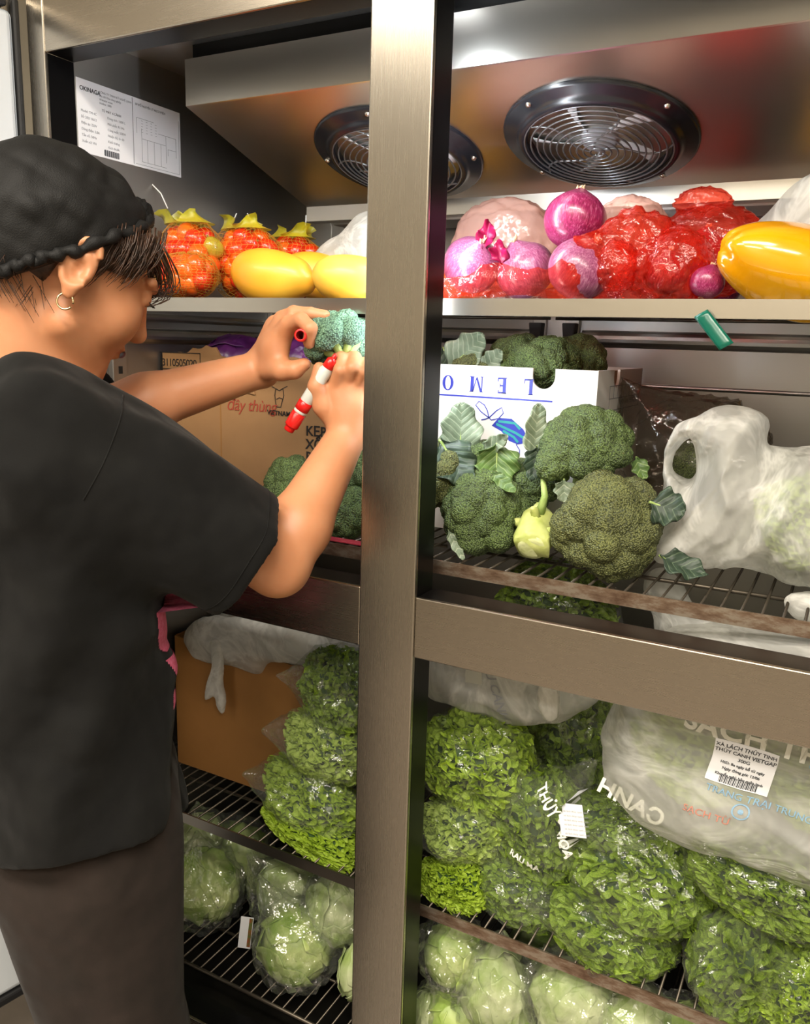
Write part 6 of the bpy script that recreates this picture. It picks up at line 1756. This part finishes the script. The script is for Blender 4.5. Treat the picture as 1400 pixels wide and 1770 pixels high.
# gathered elastic edge
bv = BVHTree.FromPolygons([Vector(p) for p in V], F.tolist())
nrm = (HU - 1.25 * HF) / math.sqrt(1 + 1.25 ** 2); tdir = np.cross(HS, nrm)
cen = H(0, -0.045, 0.034 - 1.25 * 0.045) + nrm * 0.010
pts = []; rad = []
for k in range(180):
    a = 2 * math.pi * k / 180; d = math.cos(a) * HS + math.sin(a) * tdir
    h = bv.ray_cast(Vector(cen + d * 0.25), Vector(-d))
    p = A_(h[0]) if h[0] is not None else cen + d * 0.09
    w = math.sin(k * 0.9) * 0.0016 + math.sin(k * 0.37) * 0.0015
    pts.append(p + nrm * (w - 0.002) + d * 0.001); rad.append(0.0062 + 0.0018 * math.sin(k * 1.25))
pts.append(pts[0]); rad.append(rad[0])
v, f = tube_data(pts, rad, 8); o = mesh_obj('elastic_edge', v, f, CAP); rel(o, cap); 
o = film_blob('gathered_knot', (0.012, 0.016, 0.020), 3, CAP, None, 0.2, 4); o.location = H(0.030, 0.028, 0.092); rel(o, cap)

# T-shirt: hollow, with open sleeve, neck and hem
sh = SDF((-0.66, -0.50, 0.62), (0.06, 0.10, 1.36), 0.005)
_, G = sh.block((-9, -9, -9), (9, 9, 9))
z = G[..., 2]; P2 = G - TC; sx = P2 @ BS; fx = P2 @ BF
zk = [0.62, 0.70, 0.80, 0.95, 1.05, 1.15, 1.21, 1.26, 1.30]
rs = np.interp(z, zk, [0.205, 0.205, 0.20, 0.195, 0.195, 0.20, 0.195, 0.15, 0.085])
rf = np.interp(z, zk, [0.130, 0.130, 0.128, 0.124, 0.124, 0.124, 0.118, 0.095, 0.070])
f0 = np.interp(z, zk, [-0.002, -0.004, -0.010, -0.018, -0.020, -0.026, -0.032, -0.04, -0.042])
foldn = (0.007 * ridged((G @ np.stack([BS * 5, BF * 5, (BF * 3 + BU * 9)], 1)).reshape(-1, 3), 1.0, 2, 5).reshape(z.shape) + 0.006 * np.sin(34 * sx + 14 * z + 3 * np.sin(9 * z)) + 0.004 * np.sin(55 * fx - 30 * z) + 0.005 * np.sin(20 * z + 25 * fx + 12 * sx)) * np.clip((1.22 - z) * 4, 0.15, 1)
def torso(off):
    k = np.sqrt((sx / (rs - off)) ** 2 + ((fx - f0) / (rf - off)) ** 2)
    d = (k - 1) * np.minimum(rs, rf) * 0.9 + foldn
    return d
def capsule(a, b, ra, rb):
    ab = b - a; t = np.clip(((G - a) @ ab) / (ab @ ab), -0.2, 1.25)
    return np.linalg.norm(G - a - t[..., None] * ab, axis=-1) - (ra + (rb - ra) * t)
def smin(a, b, k):
    h = np.clip(0.5 + 0.5 * (b - a) / k, 0, 1); return b * (1 - h) + a * h - k * h * (1 - h)
SLR = SHR + (ELR - SHR) * 0.78 + A_((0.0, 0.0, -0.012)); S0 = SHR + A_((-0.01, 0.0, -0.020))
SLL = SHL + (ELL_ - SHL) * 0.62
sf = 0.004 * np.sin(60 * (G @ BF) + 45 * z) + 0.003 * np.sin(80 * (G @ BS) - 35 * z)
def sleeve(a, b, ra, rb, off, ext):
    u = (b - a) / np.linalg.norm(b - a)
    d = capsule(a, b, ra - off, rb - off) + sf
    return np.maximum(d, (G - b) @ u - ext)
top = z - 1.285 + 0.28 * np.abs(sx) - 0.10 * fx
def shirt(off, ext):
    t = np.maximum(torso(off), top + off)
    t = np.maximum(t, 0.700 + 0.075 * np.clip(sx / 0.2, -0.2, 1) - z - ext)
    t = smin(t, sleeve(S0, SLR, 0.092, 0.083, off, ext), 0.03)
    t = smin(t, sleeve(SHL, SLL, 0.080, 0.072, off, ext), 0.03)
    return t
D = shirt(0.0, 0.0)
I_ = shirt(0.015, 0.03)
nd = BF * 0.30 + BU * 0.95; nd = nd / np.linalg.norm(nd)
w = G - NB; nl = w @ nd; neck = np.maximum(np.linalg.norm(w - nl[..., None] * nd, axis=-1) - 0.070, -(nl + 0.05))
sh.D = np.maximum(np.maximum(D, -I_), -neck).astype(np.float32)
V, F = surface_nets(sh.D, sh.lo, sh.h); V = smooth_verts(V, F, 3)
tee = mesh_obj('t_shirt', V, F, TEE); rel(tee, pr)
tb = BVHTree.FromPolygons([Vector(p) for p in V], F.tolist())
def rib_ring(name, cen, nrm, start, r, n=90, first=BS):
    u = first - nrm * (first @ nrm); u = u / np.linalg.norm(u); w_ = np.cross(nrm, u); pts = []
    for k in range(n + 1):
        a = 2 * math.pi * k / n; d = math.cos(a) * u + math.sin(a) * w_
        pts.append(cen + d * start)
    v, f = tube_data(pts, r, 8); o = mesh_obj(name, v, f, TEE); rel(o, tee)
rib_ring('collar', NB + nd * 0.020, nd, 0.074, 0.0075)
# stitched hem line of the near sleeve
u = (SLR - S0) / np.linalg.norm(SLR - S0)
pts = []
u1 = np.cross(u, [0, 0, 1.0]); u1 /= np.linalg.norm(u1); u2 = np.cross(u, u1)
for k in range(61):
    a = 2 * math.pi * k / 60; d = math.cos(a) * u1 + math.sin(a) * u2; c_ = SLR - u * 0.018
    h = tb.ray_cast(Vector(c_ + d * 0.13), Vector(-d)); pts.append(A_(h[0]) if h[0] is not None else c_ + d * 0.083)
v, f = tube_data(pts, 0.0008, 5); rel(mesh_obj('sleeve_seam', v, f, TEE), tee)
# seam where the near sleeve joins the body of the shirt
pts = []
for k in np.linspace(0, 1, 24):
    q = np.array((-0.042, -0.323, 1.272)) * (1 - k) + np.array((-0.071, -0.361, 1.176)) * k + np.array((0.012, 0.0, 0.010)) * math.sin(math.pi * k)
    h = tb.ray_cast(Vector(q), Vector((-0.79, 0.61, 0.0)))
    if h[0] is not None: pts.append(A_(h[0]))
if len(pts) > 6:
    v, f = tube_data(pts, 0.0009, 5); rel(mesh_obj('shoulder_seam', v, f, TEE), tee)
# pink print on the chest
def chest_print(name, outline, n=70):
    """outline in (side, height) on the chest, laid on the cloth"""
    O = np.array(outline); lo = O.min(0); hi = O.max(0); V = []; idx = {}; F = []
    xs = np.linspace(lo[0], hi[0], n); zs = np.linspace(lo[1], hi[1], n)
    for i, a in enumerate(xs):
        for j, b in enumerate(zs):
            src = B(a, 0.3, b); h = tb.ray_cast(Vector(src), Vector(-BF))
            idx[i, j] = len(V); V.append(A_(h[0]) + BF * 0.0015 if h[0] is not None else B(a, 0.12, b))
    C2 = np.array([((xs[i] + xs[i + 1]) / 2, (zs[j] + zs[j + 1]) / 2) for i in range(n - 1) for j in range(n - 1)])
    ins = sd_poly(C2, O) < 0
    for q, (i, j) in enumerate([(i, j) for i in range(n - 1) for j in range(n - 1)]):
        if ins[q]: F.append([idx[i, j], idx[i, j + 1], idx[i + 1, j + 1], idx[i + 1, j]])
    o = mesh_obj(name, np.array(V), F, PINK); rel(o, tee)
chest_print('printed_shape', [(0.105, 1.045), (0.112, 1.02), (0.105, 0.985), (0.09, 0.965), (0.075, 0.955), (-0.10, 0.955), (-0.10, 1.045), (0.0, 1.06), (0.07, 1.06)])
chest_print('printed_shape', [(0.085, 0.948), (0.07, 0.92), (0.05, 0.93), (-0.08, 0.93), (-0.08, 0.945), (0.05, 0.945)])
for k, ch in enumerate('ALIVE'):
    a = 0.09 - 0.036 * k
    chest_print('printed_letter', [(a - 0.02, 0.902), (a - 0.026, 0.902), (a - 0.036, 0.882), (a - 0.04, 0.882), (a - 0.032, 0.892), (a - 0.01, 0.882), (a - 0.006, 0.882)], 24)

# trousers and shoes
tr = SDF((-0.62, -0.48, 0.04), (0.02, 0.08, 0.82), 0.006)
def tcone(a, b, ra, rb): tr.cone(a, b, ra, rb, 0.03)
tr.ell(B(0, 0.0, 0.76), (0.165, 0.125, 0.10), 0.0, np.stack([BS, BF, BU], 1))
for s in (-1, 1):
    hp = B(s * 0.085, 0.005, 0.70); kn = B(s * 0.095, 0.03, 0.43); an = B(s * 0.10, -0.01, 0.08)
    tcone(hp, kn, 0.108, 0.088); tcone(kn, an, 0.088, 0.075)
_, G = tr.block((-9, -9, -9), (9, 9, 9)); P2 = G - TC
tr.D = np.maximum(tr.D + (0.004 * np.sin(45 * (P2 @ BF) + 6 * G[..., 2]) + 0.004 * np.sin(38 * (P2 @ BS) + 9 * G[..., 2])).astype(np.float32), (0.06 - G[..., 2]).astype(np.float32))
V, F = tr.mesh(); V = smooth_verts(V, F, 3); rel(mesh_obj('trousers', V, F, TROUSER), pr)
for s in (-1, 1):
    se = SDF(B(s * 0.1, 0, 0) - A_((0.2, 0.2, 0.03)), B(s * 0.1, 0, 0) + A_((0.2, 0.2, 0.16)), 0.006)
    a = B(s * 0.10, -0.06, 0.035); b = B(s * 0.105, 0.12, 0.032); se.cone(a, b, 0.038, 0.034, 0.02); se.cone(B(s * 0.10, -0.03, 0.05), B(s * 0.10, -0.02, 0.10), 0.042, 0.038, 0.03)
    _, G = se.block((-9, -9, -9), (9, 9, 9)); se.D = np.maximum(se.D, (0.002 - G[..., 2]).astype(np.float32))
    V, F = se.mesh(); V = smooth_verts(V, F, 2); rel(mesh_obj('shoe', V, F, RUBBER), pr)

# ------------------------------------------------------------------ held things: broccoli, marker, marker cap
hb = broccoli('bluish green broccoli held up in the hands below the top shelf', (-0.085, 0.072, 1.332), 0.047, (-0.50, 0.25, 0.80), 51, BROC_B, 6, 'broccoli heads', stem_len=1.2, stem_r=0.2)
REDP = mat_plain('red_marker_plastic', rgb('d21f1c'), 0.25, 0, 0.5)
BODYP = mat_plain('marker_body', rgb('c9ccc6'), 0.35)
m0 = np.array((-0.128, 0.020, 1.217)); m1 = np.array((-0.067, 0.036, 1.316)); ml = np.linalg.norm(m1 - m0)
mk = empty('marker', tuple(m0)); tag(mk, 'red and white marker pen held in the nearer hand', 'marker')
mk.rotation_mode = 'QUATERNION'; mk.rotation_quaternion = Vector(m1 - m0).to_track_quat('Z', 'Y')
for nm, prof, mt in (('end_plug', [(0.0, 0.0), (0.0065, 0.0), (0.0070, 0.001), (0.0070, 0.007)], REDP), ('rear_grip', [(0.0070, 0.007), (0.0094, 0.0075), (0.0096, 0.009), (0.0096, 0.028), (0.0085, 0.029)], REDP),
                     ('white_band', [(0.0085, 0.029), (0.0090, 0.0295), (0.0090, 0.0325), (0.0085, 0.033)], BODYP), ('rear_ring', [(0.0085, 0.033), (0.0096, 0.0335), (0.0096, 0.046), (0.0085, 0.0465)], REDP),
                     ('barrel', [(0.0085, 0.0465), (0.0088, 0.048), (0.0088, ml - 0.022), (0.007, ml - 0.018)], BODYP), ('collar', [(0.007, ml - 0.018), (0.0076, ml - 0.0175), (0.0066, ml - 0.006), (0.003, ml - 0.003)], REDP), ('nib', [(0.003, ml - 0.003), (0.0026, ml + 0.002), (0.0, ml + 0.004)], REDP)):
    v, f = lathe_data(prof, 20); mesh_obj(nm, v, f, mt, mk)
cp = np.array((-0.101, 0.008, 1.341)); 
v, f = lathe_data([(0.0055, 0.0), (0.0078, -0.0005), (0.0082, 0.001), (0.0080, 0.030), (0.006, 0.033), (0.0, 0.033)], 22)
v2, f2 = lathe_data([(0.0055, 0.0), (0.0052, 0.024), (0.0, 0.024)], 22)
mc = mesh_obj('marker_stopper', v, f, REDP); mc.location = cp; mc.rotation_mode = 'QUATERNION'; mc.rotation_quaternion = Vector((-0.35, 0.9, -0.05)).to_track_quat('Z', 'Y')
mesh_obj('cap_bore', v2, f2, mat_plain('cap_inside', rgb('8a1414'), 0.5), mc)
tag(mc, 'red marker cap gripped under the index finger of the far hand', 'marker cap')
